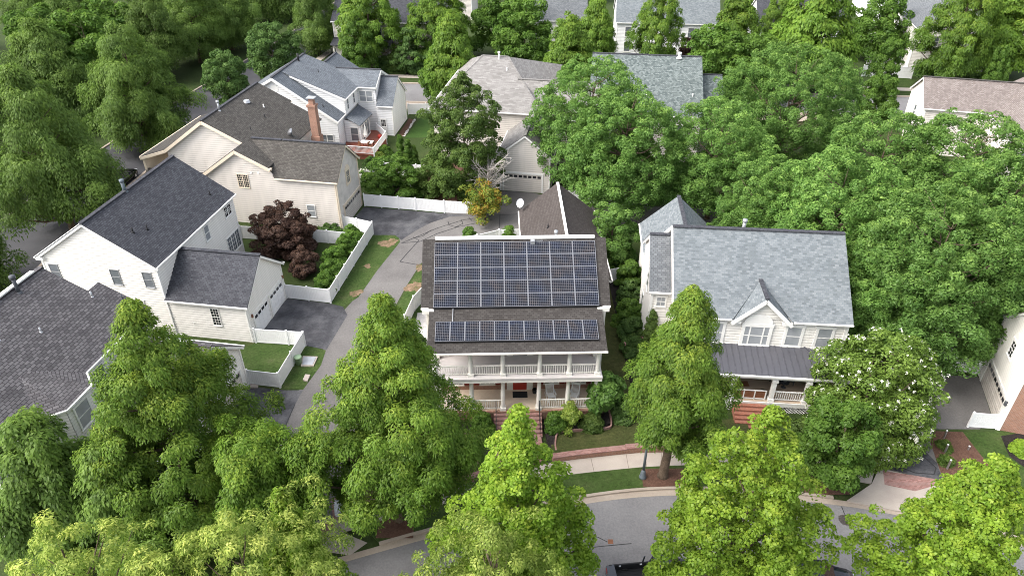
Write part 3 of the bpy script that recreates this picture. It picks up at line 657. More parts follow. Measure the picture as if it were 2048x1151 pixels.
H2.part('porch_roof', PM, METAL)
H2.gutter.beam((pl, pv0-0.06, pz0-0.04), (pr, pv0-0.06, pz0-0.04), 0.13, 0.13); H2.trim.box(pl+0.3, pr-0.2, pv0+0.12, pv0+0.34, 2.98, 3.27)
pfl = MB(); pfl.box(0.2, 12.3, -2.78, 0.33, 0.86, 1.0); H2.part('porch_floor', pfl, plain('tan_porch_boards', (0.42, 0.33, 0.25), 0.6, 0.08, 1))
H2.trim.box(0.15, 12.35, -2.86, -2.79, 0.62, 1.0)
lt = MB()
for k in range(60):
    a = 0.3+k*0.2
    for d_ in (-1, 1): lt.beam((a, -2.80-0.01*d_, 0.04), (a+0.58*d_, -2.80-0.01*d_, 0.60), 0.012, 0.035, up=(0, 1, 0.01))
H2.part('lattice_skirt', lt, TRIM)
for u_ in (0.45, 4.55, 7.45, 9.85, 12.1): column(H2.root, u_, -2.55, 1.0, 2.98, 0.15, TRIM, sq=True)
railing(H2.root, (7.65, -2.55, 1.0), (9.65, -2.55, 1.0), 0.85, TRIM); railing(H2.root, (10.05, -2.55, 1.0), (11.9, -2.55, 1.0), 0.85, TRIM); railing(H2.root, (0.65, -2.55, 1.0), (4.35, -2.55, 1.0), 0.85, TRIM)
st2 = MB()
for k in range(6): st2.box(4.75, 7.15, -2.88-0.30*(k+1), -2.88-0.30*k, 0.0, 0.86-0.15*k)
H2.part('brick_steps', st2, STEPBRICK)
door(H2, (5.75, 0.33, 1.0), 1.0, 2.1, DARKGREY, TRIM)
for u_ in (3.0, 8.5, 11.0): H2.window((u_, 0.33, 1.65), 'S', 0.95, 1.5, PANE, None, 0.14)
H2.done()
# things on that porch
ax_, ay_ = 11.834, 42.786
def P2(u_, v_, z_=1.0):
    c, s_ = math.cos(-0.089), math.sin(-0.089); return (ax_+c*u_-s_*v_, ay_+s_*u_+c*v_, z_)
gt = thing('baby_gate', 'white arched gate closing the top of the brick steps', 'gate', P2(5.9, -2.55), -0.089)
gm = MB()
for k in range(4): gm.box(-1.25+k*0.78, -1.17+k*0.78, -0.03, 0.03, 0.0, 0.85)
gm.beam((-1.2, 0, 0.85), (1.12, 0, 0.85), 0.06, 0.07); gm.beam((-1.2, 0, 0.1), (1.12, 0, 0.1), 0.06, 0.07); gm.build('gate_frame', TRIM, gt)
gi = MB()
for k in range(3): gi.poly([(-1.17+k*0.78, 0.0, 0.14), (-0.47+k*0.78, 0.0, 0.14), (-0.47+k*0.78, 0.0, 0.81), (-1.17+k*0.78, 0.0, 0.81)])
gi.build('gate_mesh', WOOD, gt)
# ================================================================ white house with the charcoal roof
O3, R3 = (-33.585, 49.303), -0.154
H3 = House('white_house', 'white house with charcoal roof and a double garage wing on its east side', O3, R3, siding=SIDE_CREAM, roof=ROOF3)
H3.gable('v', 0.3, 13.05, -5.06, 5.06, 6.92, 10.46, 0.30, 0.3)
H3.gable('u', 5.06, 12.0, 0.36, 6.98, 3.70, 6.59, 0.28, 0.32, ends=(0, 1), rakes=(0, 1))
for u_ in (-5.16, 4.96): H3.trim.box(u_-0.2, u_+0.45, 0.02, 0.28, 6.62, 6.9)
for u_, v_, w_, h_ in ((-4.2, 6.2, 0, 0), (1.25, 6.2, 0, 0), (4.1, 6.2, 0, 0)): H3.window((u_, 0.28, 4.78), 'S', 0.74, 1.42, PANE, None, 0.03, trim=GREYMET)
H3.window((2.3, 0.28, 2.1), 'S', 1.3, 1.2, DKGLASS, (4, 3), 0.07, mulls=(0.5,)); H3.window((9.15, 0.34, 1.47), 'S', 0.66, 1.68, DKGLASS, (3, 6), 0.05)
H3.window((5.08, 11.85, 5.4), 'E', 1.15, 1.0, DKGLASS, (4, 3), 0.05, mulls=(0.5,)); H3.window((5.08, 7.92, 4.98), 'E', 0.7, 1.42, BLIND, None, 0.06)
H3.window((5.08, 11.7, 1.75), 'E', 2.2, 1.75, PANE, (6, 4), 0.07, mulls=(0.33, 0.67), rail=False)
H3.garage_door((12.02, 2.38, 0.02), 'E', 2.45, 2.15, WHITE, nwin=4); H3.garage_door((12.02, 5.35, 0.02), 'E', 2.45, 2.15, WHITE, nwin=4)
for v_ in (0.85, 6.85):
    lm = MB(); lm.box(12.0, 12.16, v_-0.07, v_+0.07, 2.2, 2.5); H3.part('wall_lamp', lm, WOOD)
H3.vent(-0.05, 5.9, 10.4, 0.95, 0.15, LAMPM, 0.2, 'flue'); H3.vent(3.1, 3.2, 8.5, 0.4, 0.05, BLACK); H3.vent(2.6, 2.1, 8.75, 0.45, 0.07, BLACK); H3.vent(4.1, 11.3, 7.8, 0.4, 0.05, BLACK)
H3.vent(7.0, 0.25, 1.5, 0.01, 0.02, TRIM)
H3.downspout(11.95, 0.28, 0, 3.5); H3.done()
# ================================================================ beige house with brick chimney
U4 = (math.cos(-1.74), math.sin(-1.74)); O4 = (-17.184+U4[0]*3.04, 69.973+U4[1]*3.04); R4 = -0.17
H4 = House('beige_house', 'beige sided house with brown roof, brick chimney and arched garage window', O4, R4, siding=SIDE_BEIGE, roof=ROOF4, trim=CREAMTRIM, ridge=ROOF3)
def pr4(u_): return 10.62-(u_+14.85)*0.507     # east slope of the main roof
AE = -7.25; AEZ = pr4(AE)
H4.roofpoly([(-14.85, 1.63, 10.62), (-10.67, 1.63, pr4(-10.67)), (-10.67, -0.3, pr4(-10.67)), (AE, -0.3, AEZ), (AE, 12.2, AEZ), (-10.95, 13.85, pr4(-10.95)), (-10.95, 14.3, pr4(-10.95)), (-14.85, 14.3, 10.62)])
H4.roofpoly([(-10.95, 13.8, pr4(-10.95)+.004), (AE, 12.15, AEZ+.004), (-7.25, 13.9, AEZ+.004)])
H4.roofpoly([(-14.85, 1.63, 10.62), (-14.85, 14.3, 10.62), (-19.9, 14.3, 7.1), (-19.9, 1.63, 7.1)])
H4.roofpoly([(-19.9, 1.63, 7.1), (-19.9, 14.3, 7.1), (-23.1, 14.3, 6.05), (-23.1, 1.63, 6.05)])
H4.cap((-14.85, 1.6, 10.62), (-14.85, 14.3, 10.62))
for a, b in (((-14.85, 10.62), (-10.7, pr4(-10.7))), ((-14.85, 10.62), (-19.9, 7.1)), ((-19.9, 7.1), (-23.1, 6.05))): H4.rake((a[0], 1.58, a[1]), (b[0], 1.58, b[1]), 0.12, 0.3)
H4.rake((-10.95, 14.34, pr4(-10.95)), (-14.85, 14.34, 10.62)); H4.eave((-23.15, 1.63, 6.05), (-23.15, 14.3, 6.05))
H4.walls([(-19.9, 2.0, 4.0), (-10.8, 2.0, 4.0), (-10.8, 2.0, pr4(-10.8)-0.2), (-14.85, 2.0, 10.42), (-19.9, 2.0, 6.95)])
H4.walls([(-19.9, 13.9, 0), (-19.9, 2.0, 0), (-19.9, 2.0, 6.9), (-19.9, 13.9, 6.9)])
H4.walls([(-7.55, 13.6, 0), (-14.8, 13.9, 0), (-14.8, 13.9, 10.3), (-7.55, 13.6, 6.7)]); H4.walls([(-7.55, 5.8, 0), (-7.55, 13.6, 0), (-7.55, 13.6, AEZ-.05), (-7.55, 5.8, AEZ-.05)])
# porch skirt roof and brick below the main gable, open porch posts on the west
H4.roofpoly([(-22.9, 1.45, 4.25), (-10.9, 1.45, 4.25), (-10.9, 2.0, 4.6), (-22.9, 2.0, 4.6)], 0.1)
H4.trim.box(-22.9, -10.9, 1.50, 1.75, 3.85, 4.12); H4.trim.box(-23.0, -22.75, 1.76, 14.0, 3.85, 5.9)
bk = MB(); bk.box(-19.85, -14.2, 2.05, 2.4, 0, 3.95); H4.part('brick_wall', bk, BRICK)
for v_ in (1.65, 5.7, 9.8, 13.8): column(H4.root, -22.85, v_, 0.4, 3.86, 0.14, CREAMTRIM, sq=True)
pd = MB(); pd.box(-23.1, -19.9, 1.6, 14.0, 0, 0.4); H4.part('porch_floor', pd, PORCHC)
# gable of the front bay, flush with the garage wing
H4.roofpoly([(-10.67, -0.3, pr4(-10.67)), (-10.67, 1.63, pr4(-10.67)), (-14.77, 1.63, 5.63), (-14.77, -0.3, 5.63)])
H4.rake((-10.67, -0.35, 8.48), (-14.77, -0.35, 5.63), 0.12, 0.3); H4.rake((-10.67, -0.35, 8.48), (-7.1, -0.35, AEZ-0.05), 0.12, 0.3)
H4.walls([(-14.4, 0, 0), (-6.83, 0, 0), (-6.83, 0, 5.6), (-7.4, 0, AEZ-0.2), (-10.67, 0, 8.28), (-14.4, 0, 5.72)])
H4.walls([(-14.4, 2.0, 0), (-14.4, 0, 0), (-14.4, 0, 5.7), (-14.4, 2.0, 5.7)]); H4.trim.box(-7.75, -7.0, -0.25, -0.03, AEZ-0.32, AEZ-0.1)
H4.window((-10.5, -0.02, 4.22), 'S', 1.15, 1.45, DKGLASS, (6, 6), 0.06, mulls=(0.5,)); H4.window((-3.45, -0.03, 1.42), 'S', 0.82, 1.3, BLIND, None, 0.05, trim=TRIM)
H4.gable('u', -6.83, -0.3, 0.0, 6.08, 5.65, 8.51, 0.3, 0.3, ends=(0, 0), rakes=(0, 1))
H4.roofpoly([(-10.45, 3.04, 8.50), (-6.8, -0.3, 5.66), (-6.8, 3.04, 8.505)]); H4.roofpoly([(-10.45, 3.04, 8.50), (-6.8, 3.04, 8.505), (-6.8, 6.38, 5.66)])
H4.cap((-10.4, 3.04, 8.51), (-7.0, 3.04, 8.51))
eg = MB(); eg.poly([(-0.3, 0, 0), (-0.3, 6.08, 0), (-0.3, 6.08, 5.72), (-0.3, 3.04, 8.33), (-0.3, 0, 5.72)]); H4.part('stucco_gable_wall', eg, STUCCO)
H4.corner(-0.3, 0.0, 0, 5.7); H4.corner(-0.3, 6.08, 0, 5.7)
aw = H4.window((-0.30, 3.15, 4.15), 'E', 0.72, 1.35, PANE, (2, 3), 0.2, trim=CREAMTRIM)
half_disc(H4, (-0.29, 3.15, 5.6), 'E', 0.55)
H4.garage_door((-0.28, 3.45, 0.02), 'E', 4.5, 2.2, SIDE_BEIGE, nwin=8)
ch = MB(); ch.box(-7.0, -5.95, 9.8, 10.75, 0, 6.2); ch.box(-6.9, -6.05, 9.9, 10.65, 6.2, 9.6); ch.box(-6.98, -5.97, 9.82, 10.73, 9.6, 9.85); ch.box(-6.75, -6.2, 10.02, 10.52, 9.85, 10.5)
cho = H4.part('chimney', ch, BRICK); cc = MB(); cc.box(-6.95, -6.0, 9.85, 10.7, 10.56, 10.64); cc.box(-6.6, -6.35, 10.1, 10.4, 10.5, 10.56); cc.build('chimney_cap', GREYMET, cho)
H4.vent(-14.6, 5.0, 10.45, 1.0, 0.1, GREYMET, 0.16); H4.vent(-12.2, 10.0, 9.25, 0.35, 0.06, TRIM); H4.vent(-11.3, 8.2, 8.8, 0.35, 0.06, BLACK); H4.vent(-11.2, 4.6, 8.75, 0.4, 0.05, BLACK)
sv = MB(); sv.tube([(-13.7, 9.2, 10.0), (-13.7, 9.2, 10.25)], [0.42, 0.3], 14); H4.part('roof_vent', sv, GREYMET)
d2 = MB(); d2.tube([(-7.9, 7.4, 7.0), (-8.0, 7.25, 7.6), (-8.1, 7.15, 7.72)], [0.06, 0.1, 0.42], 14); H4.part('satellite_dish', d2, GREYMET, True)
for u_ in (-9.4, -8.6): 
    fl = MB(); fl.tube([(u_, 0.0, 6.0), (u_, -0.12, 6.0)], [0.09, 0.09], 8); H4.part('flood_lamp', fl, TRIM)
H4.downspout(-0.42, -0.08, 0, 5.5); H4.done()
# ================================================================ white house with blue grey roof and deck
O5, R5 = G2(789.4, 270.4), -0.141
H5 = House('deck_house', 'bright white house with blue grey roof, long dormer and red brown deck', O5, R5, siding=SIDE_WHITE, roof=ROOF5, ridge=ROOF3)
RU, RZ5, LE, LZ = -12.72, 9.7, -4.85, 4.45          # main ridge and low east eave
sE = (RZ5-LZ)/(LE-RU); UE, UZ = -4.5, 6.5; sU = (RZ5-UZ)/(UE-RU)
lowz = lambda u_: RZ5-(u_-RU)*sE
upz = lambda u_: RZ5-(u_-RU)*sU
H5.roofpoly([(RU, -7.4, RZ5), (LE, -7.4, LZ), (LE, -4.6, LZ), (RU, -4.6, RZ5)])
H5.roofpoly([(RU+0.0, -4.78, RZ5+.02), (UE, -4.78, UZ+.02), (UE, 0.02, UZ+.02), (-7.9, 2.95, upz(-7.9)+.02), (-7.9, 3.2, upz(-7.9)+.02), (RU, 3.2, RZ5+.02)])
H5.roofpoly([(RU, -7.4, RZ5), (RU, 3.2, RZ5), (-18.9, 3.2, 6.2), (-18.9, -7.4, 6.2)])
H5.cap((RU, -7.42, RZ5+.02), (RU, 3.2, RZ5+.02)); H5.rake((RU, -7.45, RZ5), (LE, -7.45, LZ), 0.12, 0.3); H5.rake((RU, -7.45, RZ5), (-18.9, -7.45, 6.2), 0.12, 0.3)
H5.rake((RU+1.2, -4.82, upz(RU+1.2)), (UE, -4.82, UZ), 0.08, 0.2); H5.eave((LE+.05, -7.4, LZ), (LE+.05, -4.6, LZ)); H5.eave((UE+.05, -4.78, UZ), (UE+.05, 0.0, UZ))
H5.walls([(-18.6, -7.05, 0), (-5.1, -7.05, 0), (-5.1, -7.05, lowz(-5.1)-.18), (RU, -7.05, RZ5-.2), (-18.6, -7.05, 6.2)])
H5.walls([(-5.1, -7.05, 0), (-5.1, 3.0, 0), (-5.1, 3.0, 4.45), (-5.1, -7.05, 4.45)]); H5.walls([(-18.6, 3, 0), (-18.6, -7.05, 0), (-18.6, -7.05, 6.2), (-18.6, 3, 6.2)])
H5.walls([(RU+0.3, -4.5, lowz(RU+.3)-.1), (-4.8, -4.5, lowz(-4.8)-.1), (-4.8, -4.5, upz(-4.8)-.15), (RU+0.3, -4.5, upz(RU+.3)-.15)])
H5.walls([(-4.8, -4.5, 4.3), (-4.8, 0.3, 4.3), (-4.8, 0.3, 6.5), (-4.8, -4.5, 6.5)])
# cross gable
CG, CZ = 2.95, 8.05
H5.roofpoly([(-8.6, CG, CZ+.01), (UE, 0.0, UZ+.01), (-2.05, 0.0, UZ+.01), (-2.05, CG, CZ+.01)]); H5.roofpoly([(-2.05, CG, CZ+.01), (-2.05, 5.9, UZ), (-8.6, 5.9, UZ), (-8.6, CG, CZ+.01)])
H5.cap((-8.3, CG, CZ), (-2.05, CG, CZ)); H5.rake((-2.01, 0.0, UZ), (-2.01, CG, CZ), 0.1, 0.3); H5.rake((-2.01, 5.9, UZ), (-2.01, CG, CZ), 0.1, 0.3); H5.eave((UE, -0.05, UZ), (-2.05, -0.05, UZ))
H5.walls([(-4.8, 0.32, 0), (-2.2, 0.32, 0), (-2.2, 0.32, 6.5), (-4.8, 0.32, 6.5)]); H5.walls([(-2.2, 0.32, 3.5), (-2.2, 5.6, 3.5), (-2.2, 5.6, 6.5), (-2.2, CG, CZ-.2), (-2.2, 0.32, 6.5)]); H5.walls([(-2.2, 5.6, 0), (-8.6, 5.6, 0), (-8.6, 5.6, 6.5), (-2.2, 5.6, 6.5)])
# small north gable bit
H5.roofpoly([(-10.4, 3.2, 8.35), (-10.4, 9.0, 8.35), (-13.6, 9.0, 6.3), (-13.6, 3.2, 6.3)]); H5.roofpoly([(-10.4, 9.0, 8.35), (-10.4, 3.2, 8.35), (-7.2, 3.2, 6.3), (-7.2, 9.0, 6.3)]); H5.cap((-10.4, 3.2, 8.35), (-10.4, 9.0, 8.35))
H5.walls([(-7.5, 3, 0), (-7.5, 8.7, 0), (-7.5, 8.7, 6.4), (-7.5, 3, 6.4)]); H5.walls([(-7.5, 8.7, 0), (-13.3, 8.7, 0), (-13.3, 8.7, 6.4), (-10.4, 8.7, 8.2), (-7.5, 8.7, 6.4)])
# garage wing
H5.gable('u', -2.1, 0.0, -0.12, 6.35, 4.15, 7.15, 0.3, 0.25, ends=(0, 1), rakes=(0, 1))
H5.window((-3.55, 0.30, 4.5), 'S', 1.75, 1.4, BLIND, None, 0.09, mulls=(0.5,)); H5.window((-4.78, -1.2, 4.75), 'E', 0.6, 1.35, PANE, None, 0.06); H5.window((-4.78, -3.6, 4.75), 'E', 0.6, 1.35, PANE, None, 0.06)
H5.window((-6.75, -7.07, 1.0), 'S', 1.6, 1.45, PANE, None, 0.08, mulls=(0.5,))
H5.window((-1.35, -0.14, 1.25), 'S', 0.62, 0.95, DKGLASS, (3, 3), 0.12, name='door_window')
dd = MB(); dd.box(-1.78, -0.92, -0.2, -0.1, 0.05, 1.15); H5.part('door', dd, TRIM)
gv = MB(); gv.tube([(0.0, 3.1, 5.9), (0.06, 3.1, 5.9)], [0.32, 0.32], 16); H5.part('round_vent', gv, TRIM); gv = MB(); gv.tube([(-12.7, -7.05, 8.2), (-12.7, -7.12, 8.2)], [0.5, 0.5], 18); H5.part('round_vent', gv, TRIM)
# bay with a lean-to roof
B5 = MB(); B5.slab([(-4.75, -4.95, 4.1), (-2.55, -6.1, 3.55), (-2.3, -1.55, 3.55), (-4.75, 0.1, 4.1)], 0.12); H5.part('bay_roof', B5, ROOF5)
H5.walls([(-5.0, -5.0, 0), (-2.85, -5.0, 0), (-2.85, -5.0, 3.4), (-5.0, -5.0, 3.8)]); H5.walls([(-2.85, -5.0, 0), (-2.85, -1.6, 0), (-2.85, -1.6, 3.4), (-2.85, -5.0, 3.4)])
H5.window((-3.75, -5.02, 1.0), 'S', 0.95, 1.8, PANE, None, 0.08); H5.window((-2.83, -3.3, 1.0), 'E', 2.6, 2.0, PANE, None, 0.08, mulls=(0.33, 0.67), rail=False)
H5.vent(-12.3, 0.3, 9.5, 1.0, 0.13, BLACK, 0); H5.vent(-9.4, -0.6, upz(-9.4), 0.4, 0.05, BLACK); H5.vent(-7.0, -6.3, lowz(-7.0), 0.35, 0.05, BLACK)
# deck
DK = [G2(690, 306, 0.8), G2(748.5, 309.5, 0.8), G2(772.5, 277, 0.8), G2(752, 262.5, 0.8)]
c5, s5 = math.cos(-R5), math.sin(-R5)
def L5(p): dx, dy = p[0]-O5[0], p[1]-O5[1]; return (c5*dx-s5*dy, s5*dx+c5*dy)
dk = [L5(p) for p in DK]; dz_ = 0.8
dkp = [(-5.1, -8.3, dz_), (dk[0][0], -8.5, dz_), (dk[1][0], dk[1][1], dz_), (dk[2][0], dk[2][1], dz_), (dk[3][0], -0.5, dz_), (-5.1, -0.5, dz_)]
D = MB(); D.slab(dkp, 0.16); sk5 = [(p[0]*0.985, p[1]*0.99, 0.64) for p in dkp]; D.slab(sk5, 0.62); H5.part('deck', D, DECKM)
for a, b in zip(dkp[1:4], dkp[2:5]): railing(H5.root, a, b, 0.95, WHITE)
for p in dkp[1:5]:
    m = MB(); m.box(p[0]-0.07, p[0]+0.07, p[1]-0.07, p[1]+0.07, 0.0, 1.9); H5.part('rail_post', m, WHITE)
st5 = MB()
for k in range(4): st5.box(-1.9, -0.7, -1.0-0.25*k-0.25, -1.0-0.25*k, 0, 0.62-0.15*k)
H5.part('deck_steps', st5, TRIM); H5.downspout(0.02, -0.2, 0, 4.0); H5.done()
def P5(u_, v_, z_=0.8): c, s_ = math.cos(R5), math.sin(R5); return (O5[0]+c*u_-s_*v_, O5[1]+s_*u_+c*v_, z_)
tb = thing('patio_table', 'wooden patio table standing on the red brown deck', 'table', P5(-1.75, -6.4), R5)
m = MB(); m.box(-0.8, 0.8, -0.5, 0.5, 0.70, 0.75); m.build('table_top', UMB, tb)
for a in (-0.7, 0.7):
    for b in (-0.4, 0.4): m = MB(); m.box(a-0.04, a+0.04, b-0.04, b+0.04, 0, 0.70); m.build('leg', WOOD, tb)
um = thing('patio_umbrella', 'closed white patio umbrella beside the deck table', 'umbrella', P5(-2.25, -5.2), R5)
m = MB(); m.tube([(0,0,0), (0,0,2.5)], [0.03, 0.03], 6); m.build('pole', WOOD, um); m = MB(); m.tube([(0,0,0.9), (0,0,1.2), (0,0,2.2), (0,0,2.55)], [0.2, 0.26, 0.14, 0.02], 10); m.build('canopy', UMB, um)
for k, (a, b, r_) in enumerate(((-1.1, -6.9, 1.2), (-0.85, -5.7, 1.8), (-2.7, -7.2, -0.6))):
    c_ = thing('patio_chair', ['brown slatted patio chair at the corner end of the deck table', 'brown slatted patio chair by the deck railing', 'brown slatted patio chair between the deck table and the bay windows'][k], 'chair', P5(a, b), R5+r_, 'patio chairs on the deck')
    m = MB(); m.box(-0.27, 0.27, -0.27, 0.27, 0.40, 0.45); m.build('seat', WOOD, c_); m = MB(); m.box(-0.27, 0.27, 0.24, 0.29, 0.46, 0.95); m.build('backrest', WOOD, c_)
    for a2 in (-0.23, 0.23):
        for b2 in (-0.23, 0.23): m = MB(); m.box(a2-0.025, a2+0.025, b2-0.025, b2+0.025, 0, 0.40); m.build('leg', WOOD, c_)
rc = MB(); rc.lathe([(0.1, 0), (0.28, 0.15), (0.3, 0.4), (0.18, 0.55), (0.02, 0.6)], 10); ro = rc.build('red_planter', RED, None, True); ro.location = P5(-1.0, -3.4); tag(ro, 'small red planter near the back of the deck', 'planter')
# ================================================================ mauve grey house in the lower left
O6, R6 = G2(497.6, 771), -0.16
H6 = House('mauve_roof_house', 'large house with mauve grey roof and bay window behind lime trees', O6, R6, siding=SIDE_CREAM, roof=ROOF6)
H6.gable('v', -15.5, -1.75, -18.2, -6.35, 6.9, 10.5, 0.3, 0.3, bm=-12.6, rakes=(1, 0))
H6.roofpoly([(-9.6, -1.5, 8.78), (-6.02, -1.5, 6.90), (-6.02, -0.25, 6.90), (-9.6, -0.25, 8.78)]);
H6.walls([(-6.35, -0.5, 0), (-9.5, -0.5, 0), (-9.5, -0.5, 8.6), (-6.35, -0.5, 6.9)]); H6.walls([(-9.55, -0.5, 0), (-9.55, -1.8, 0), (-9.55, -1.8, 8.6), (-9.55, -0.5, 8.6)]); H6.walls([(-6.35, -1.8, 0), (-6.35, -0.5, 0), (-6.35, -0.5, 6.85), (-6.35, -1.8, 6.85)])
# projecting bay with hip roof
by = [(-6.35, -8.1), (-5.1, -8.7), (-5.1, -10.9), (-6.35, -11.5)]
bt = [(-6.35, -7.9, 6.9), (-5.25, -8.55, 6.84), (-5.85, -9.95, 6.84), (-6.1, -11.7, 6.9)]
H6.roofpoly([(-9.5, -9.6, 8.62), (-6.05, -11.9, 6.9), (-5.0, -10.9, 6.86)]); H6.roofpoly([(-9.5, -9.6, 8.62), (-5.0, -10.9, 6.86), (-5.0, -8.6, 6.86)]); H6.roofpoly([(-9.5, -9.6, 8.62), (-5.0, -8.6, 6.86), (-6.05, -7.6, 6.9)])
for a, b in zip(by, by[1:]): H6.walls([(b[0], b[1], 0), (a[0], a[1], 0), (a[0], a[1], 6.8), (b[0], b[1], 6.8)])
for a, b in (((-6.0, -11.95, 6.9), (-4.95, -10.9, 6.86)), ((-4.95, -10.9, 6.86), (-4.95, -8.6, 6.86)), ((-4.95, -8.6, 6.86), (-6.0, -7.55, 6.9))): H6.eave(a, b)
H6.window((-5.08, -9.8, 4.7), 'E', 1.1, 1.7, BLIND, None, 0.12); H6.window((-6.33, -13.3, 4.6), 'E', 1.3, 1.8, BLIND, None, 0.12); H6.window((-6.33, -6.4, 4.6), 'E', 0.95, 1.7, PANE, None, 0.12)
H6.walls([(-6.35, -15.5, 0), (-3.6, -15.5, 0), (-3.6, -15.5, 3.0), (-6.35, -15.5, 3.0)]); H6.walls([(-3.6, -15.5, 0), (-3.6, -11.0, 0), (-3.6, -11.0, 3.0), (-3.6, -15.5, 3.0)]); H6.walls([(-3.6, -11, 0), (-6.35, -11, 0), (-6.35, -11, 3.0), (-3.6, -11, 3.0)])
lr = MB(); lr.slab([(-6.3, -15.7, 4.1), (-3.3, -15.7, 3.05), (-3.3, -10.8, 3.05), (-6.3, -10.8, 4.1)], 0.13); H6.part('low_roof', lr, ROOF6)
H6.window((-3.58, -13.2, 1.0), 'E', 1.2, 1.5, BLIND, None, 0.12)
H6.gable('u', -6.35, -0.02, -6.6, -0.02, 3.75, 6.55, 0.3, 0.3, ends=(0, 1), rakes=(0, 1)); 
rv = MB(); rv.beam((-3.8, -3.31, 6.66), (-1.3, -3.31, 6.66), 0.3, 0.12); rv.beam((-12.6, -15.6, 10.62), (-12.6, -2.2, 10.62), 0.3, 0.1); H6.part('ridge_vent', rv, TRIM)
H6.garage_door((0.0, -2.0, 0.02), 'E', 2.5, 2.15, SIDE_BEIGE, nwin=4); H6.garage_door((0.0, -4.95, 0.02), 'E', 2.5, 2.15, SIDE_BEIGE, nwin=4)
H6.vent(-12.2, -4.2, 10.2, 1.25, 0.13, DARKGREY, 0.2, 'flue'); H6.vent(-9.1, -1.75, 8.5, 0.5, 0.07, GREYMET); H6.vent(-7.7, -0.7, 7.75, 0.4, 0.06, DARKGREY); H6.vent(-9.5, -6.3, 8.75, 0.4, 0.06, GREYMET); H6.vent(-10.7, -8.2, 9.35, 0.4, 0.06, GREYMET)
H6.done()
# ================================================================ tan hip roofed house behind the alley
O7, R7 = (-0.82, 76.74), -0.174
H7 = House('taupe_roof_house', 'house with taupe hip roof and gabled garage facing the alley', O7, R7, siding=SIDE_BEIGE, roof=ROOF7)
H7.gable('v', 0.0, 7.5, -0.55, 5.2, 4.5, 7.05, 0.35, 0.3, ends=(1, 0), rakes=(1, 0)); H7.garage_door((2.1, -0.02, 0.02), 'S', 4.4, 2.2, SIDE_BEIGE)
for u_ in (0.1, 0.75): 
    fl = MB(); fl.tube([(u_, -0.02, 4.0), (u_, -0.18, 3.95)], [0.12, 0.12], 8); H7.part('flood_lamp', fl, TRIM)
c7, s7 = math.cos(-R7), math.sin(-R7)
def L7(p, z): dx, dy = p[0]-O7[0], p[1]-O7[1]; return (c7*dx-s7*dy, s7*dx+c7*dy, z)
r0, r1 = L7((-3.85, 94.6), 10.6), L7((-0.44, 94.3), 10.6); EV7 = L7((-2.3, 83.9), 6.9)[1]; hw = r0[1]-EV7
uw, ue = r0[0]-4.6, r1[0]+6.0
fl_, fr_, bl_, br_2 = (uw, EV7, 6.9), (ue, EV7, 6.9), (uw, r0[1]+hw, 6.9), (ue, r0[1]+hw, 6.9)
r1 = (r1[0], r0[1], 10.6)
for q in ([fl_, fr_, r1, r0], [fr_, br_2, r1], [br_2, bl_, r0, r1], [bl_, fl_, r0]): H7.roofpoly(q)
H7.cap(r0, r1); H7.cap(fl_, r0, 0.25, 0.05); H7.cap(fr_, r1, 0.25, 0.05)
H7.walls([(uw+.4, EV7+.4, 0), (ue-.4, EV7+.4, 0), (ue-.4, EV7+.4, 6.8), (uw+.4, EV7+.4, 6.8)]); H7.walls([(uw+.4, r0[1]+hw-.4, 0), (uw+.4, EV7+.4, 0), (uw+.4, EV7+.4, 6.8), (uw+.4, r0[1]+hw-.4, 6.8)]); H7.walls([(ue-.4, EV7+.4, 0), (ue-.4, r0[1]+hw-.4, 0), (ue-.4, r0[1]+hw-.4, 6.8), (ue-.4, EV7+.4, 6.8)])
H7.eave((uw, EV7-.05, 6.9), (ue, EV7-.05, 6.9)); H7.eave((uw-.05, EV7, 6.9), (uw-.05, r0[1]+hw, 6.9))
H7.gable('u', ue-4.0, ue+6.0, EV7+1.6, EV7+10.5, 6.0, 9.15, 0.3, 0.3, ends=(0, 1), rakes=(0, 1))
H7.vent(r0[0]+2.3, r0[1]-0.5, 10.3, 0.95, 0.1, TRIM, 0.17); H7.vent(r1[0]+0.3, r0[1]-2.6, 9.6, 0.4, 0.07, TRIM); H7.vent(ue+0.5, EV7+3.0, 7.3, 0.5, 0.07, TRIM); H7.vent(ue+0.2, EV7+1.7, 6.6, 0.4, 0.07, TRIM)
H7.window(((uw+ue)/2-2, EV7+.38, 3.6), 'S', 1.0, 1.6, PANE); H7.done()
# ================================================================ green grey roofed house
H8 = House('green_roof_house', 'house with speckled green grey roof half hidden by broad trees', (19.8, 85.05), -0.13, siding=SIDE_BEIGE, roof=ROOF8, ridge=ROOF3)
H8.gable('u', -10.2, 3.3, 0.0, 19.0, 6.05, 10.6, 0.35, 0.3); H8.gable('u', 3.3, 6.2, 3.5, 15.5, 5.9, 8.35, 0.3, 0.3, ends=(0, 1), rakes=(0, 1))
sh = MB()
H8.window((1.0, -0.02, 3.2), 'S', 1.0, 1.6, PANE, trim=TRIM); H8.window((-3.0, -0.02, 3.2), 'S', 1.0, 1.6, PANE); H8.downspout(1.9, -0.1, 0, 5.9)
H8.vent(0.7, 9.1, 10.5, 0.55, 0.2, TRIM, 0.25); H8.vent(-4.9, 3.9, 7.7, 0.5, 0.07, TRIM); H8.vent(-3.4, 2.6, 7.2, 0.5, 0.07, TRIM); H8.vent(2.3, 2.9, 7.3, 0.6, 0.07, TRIM); H8.done()
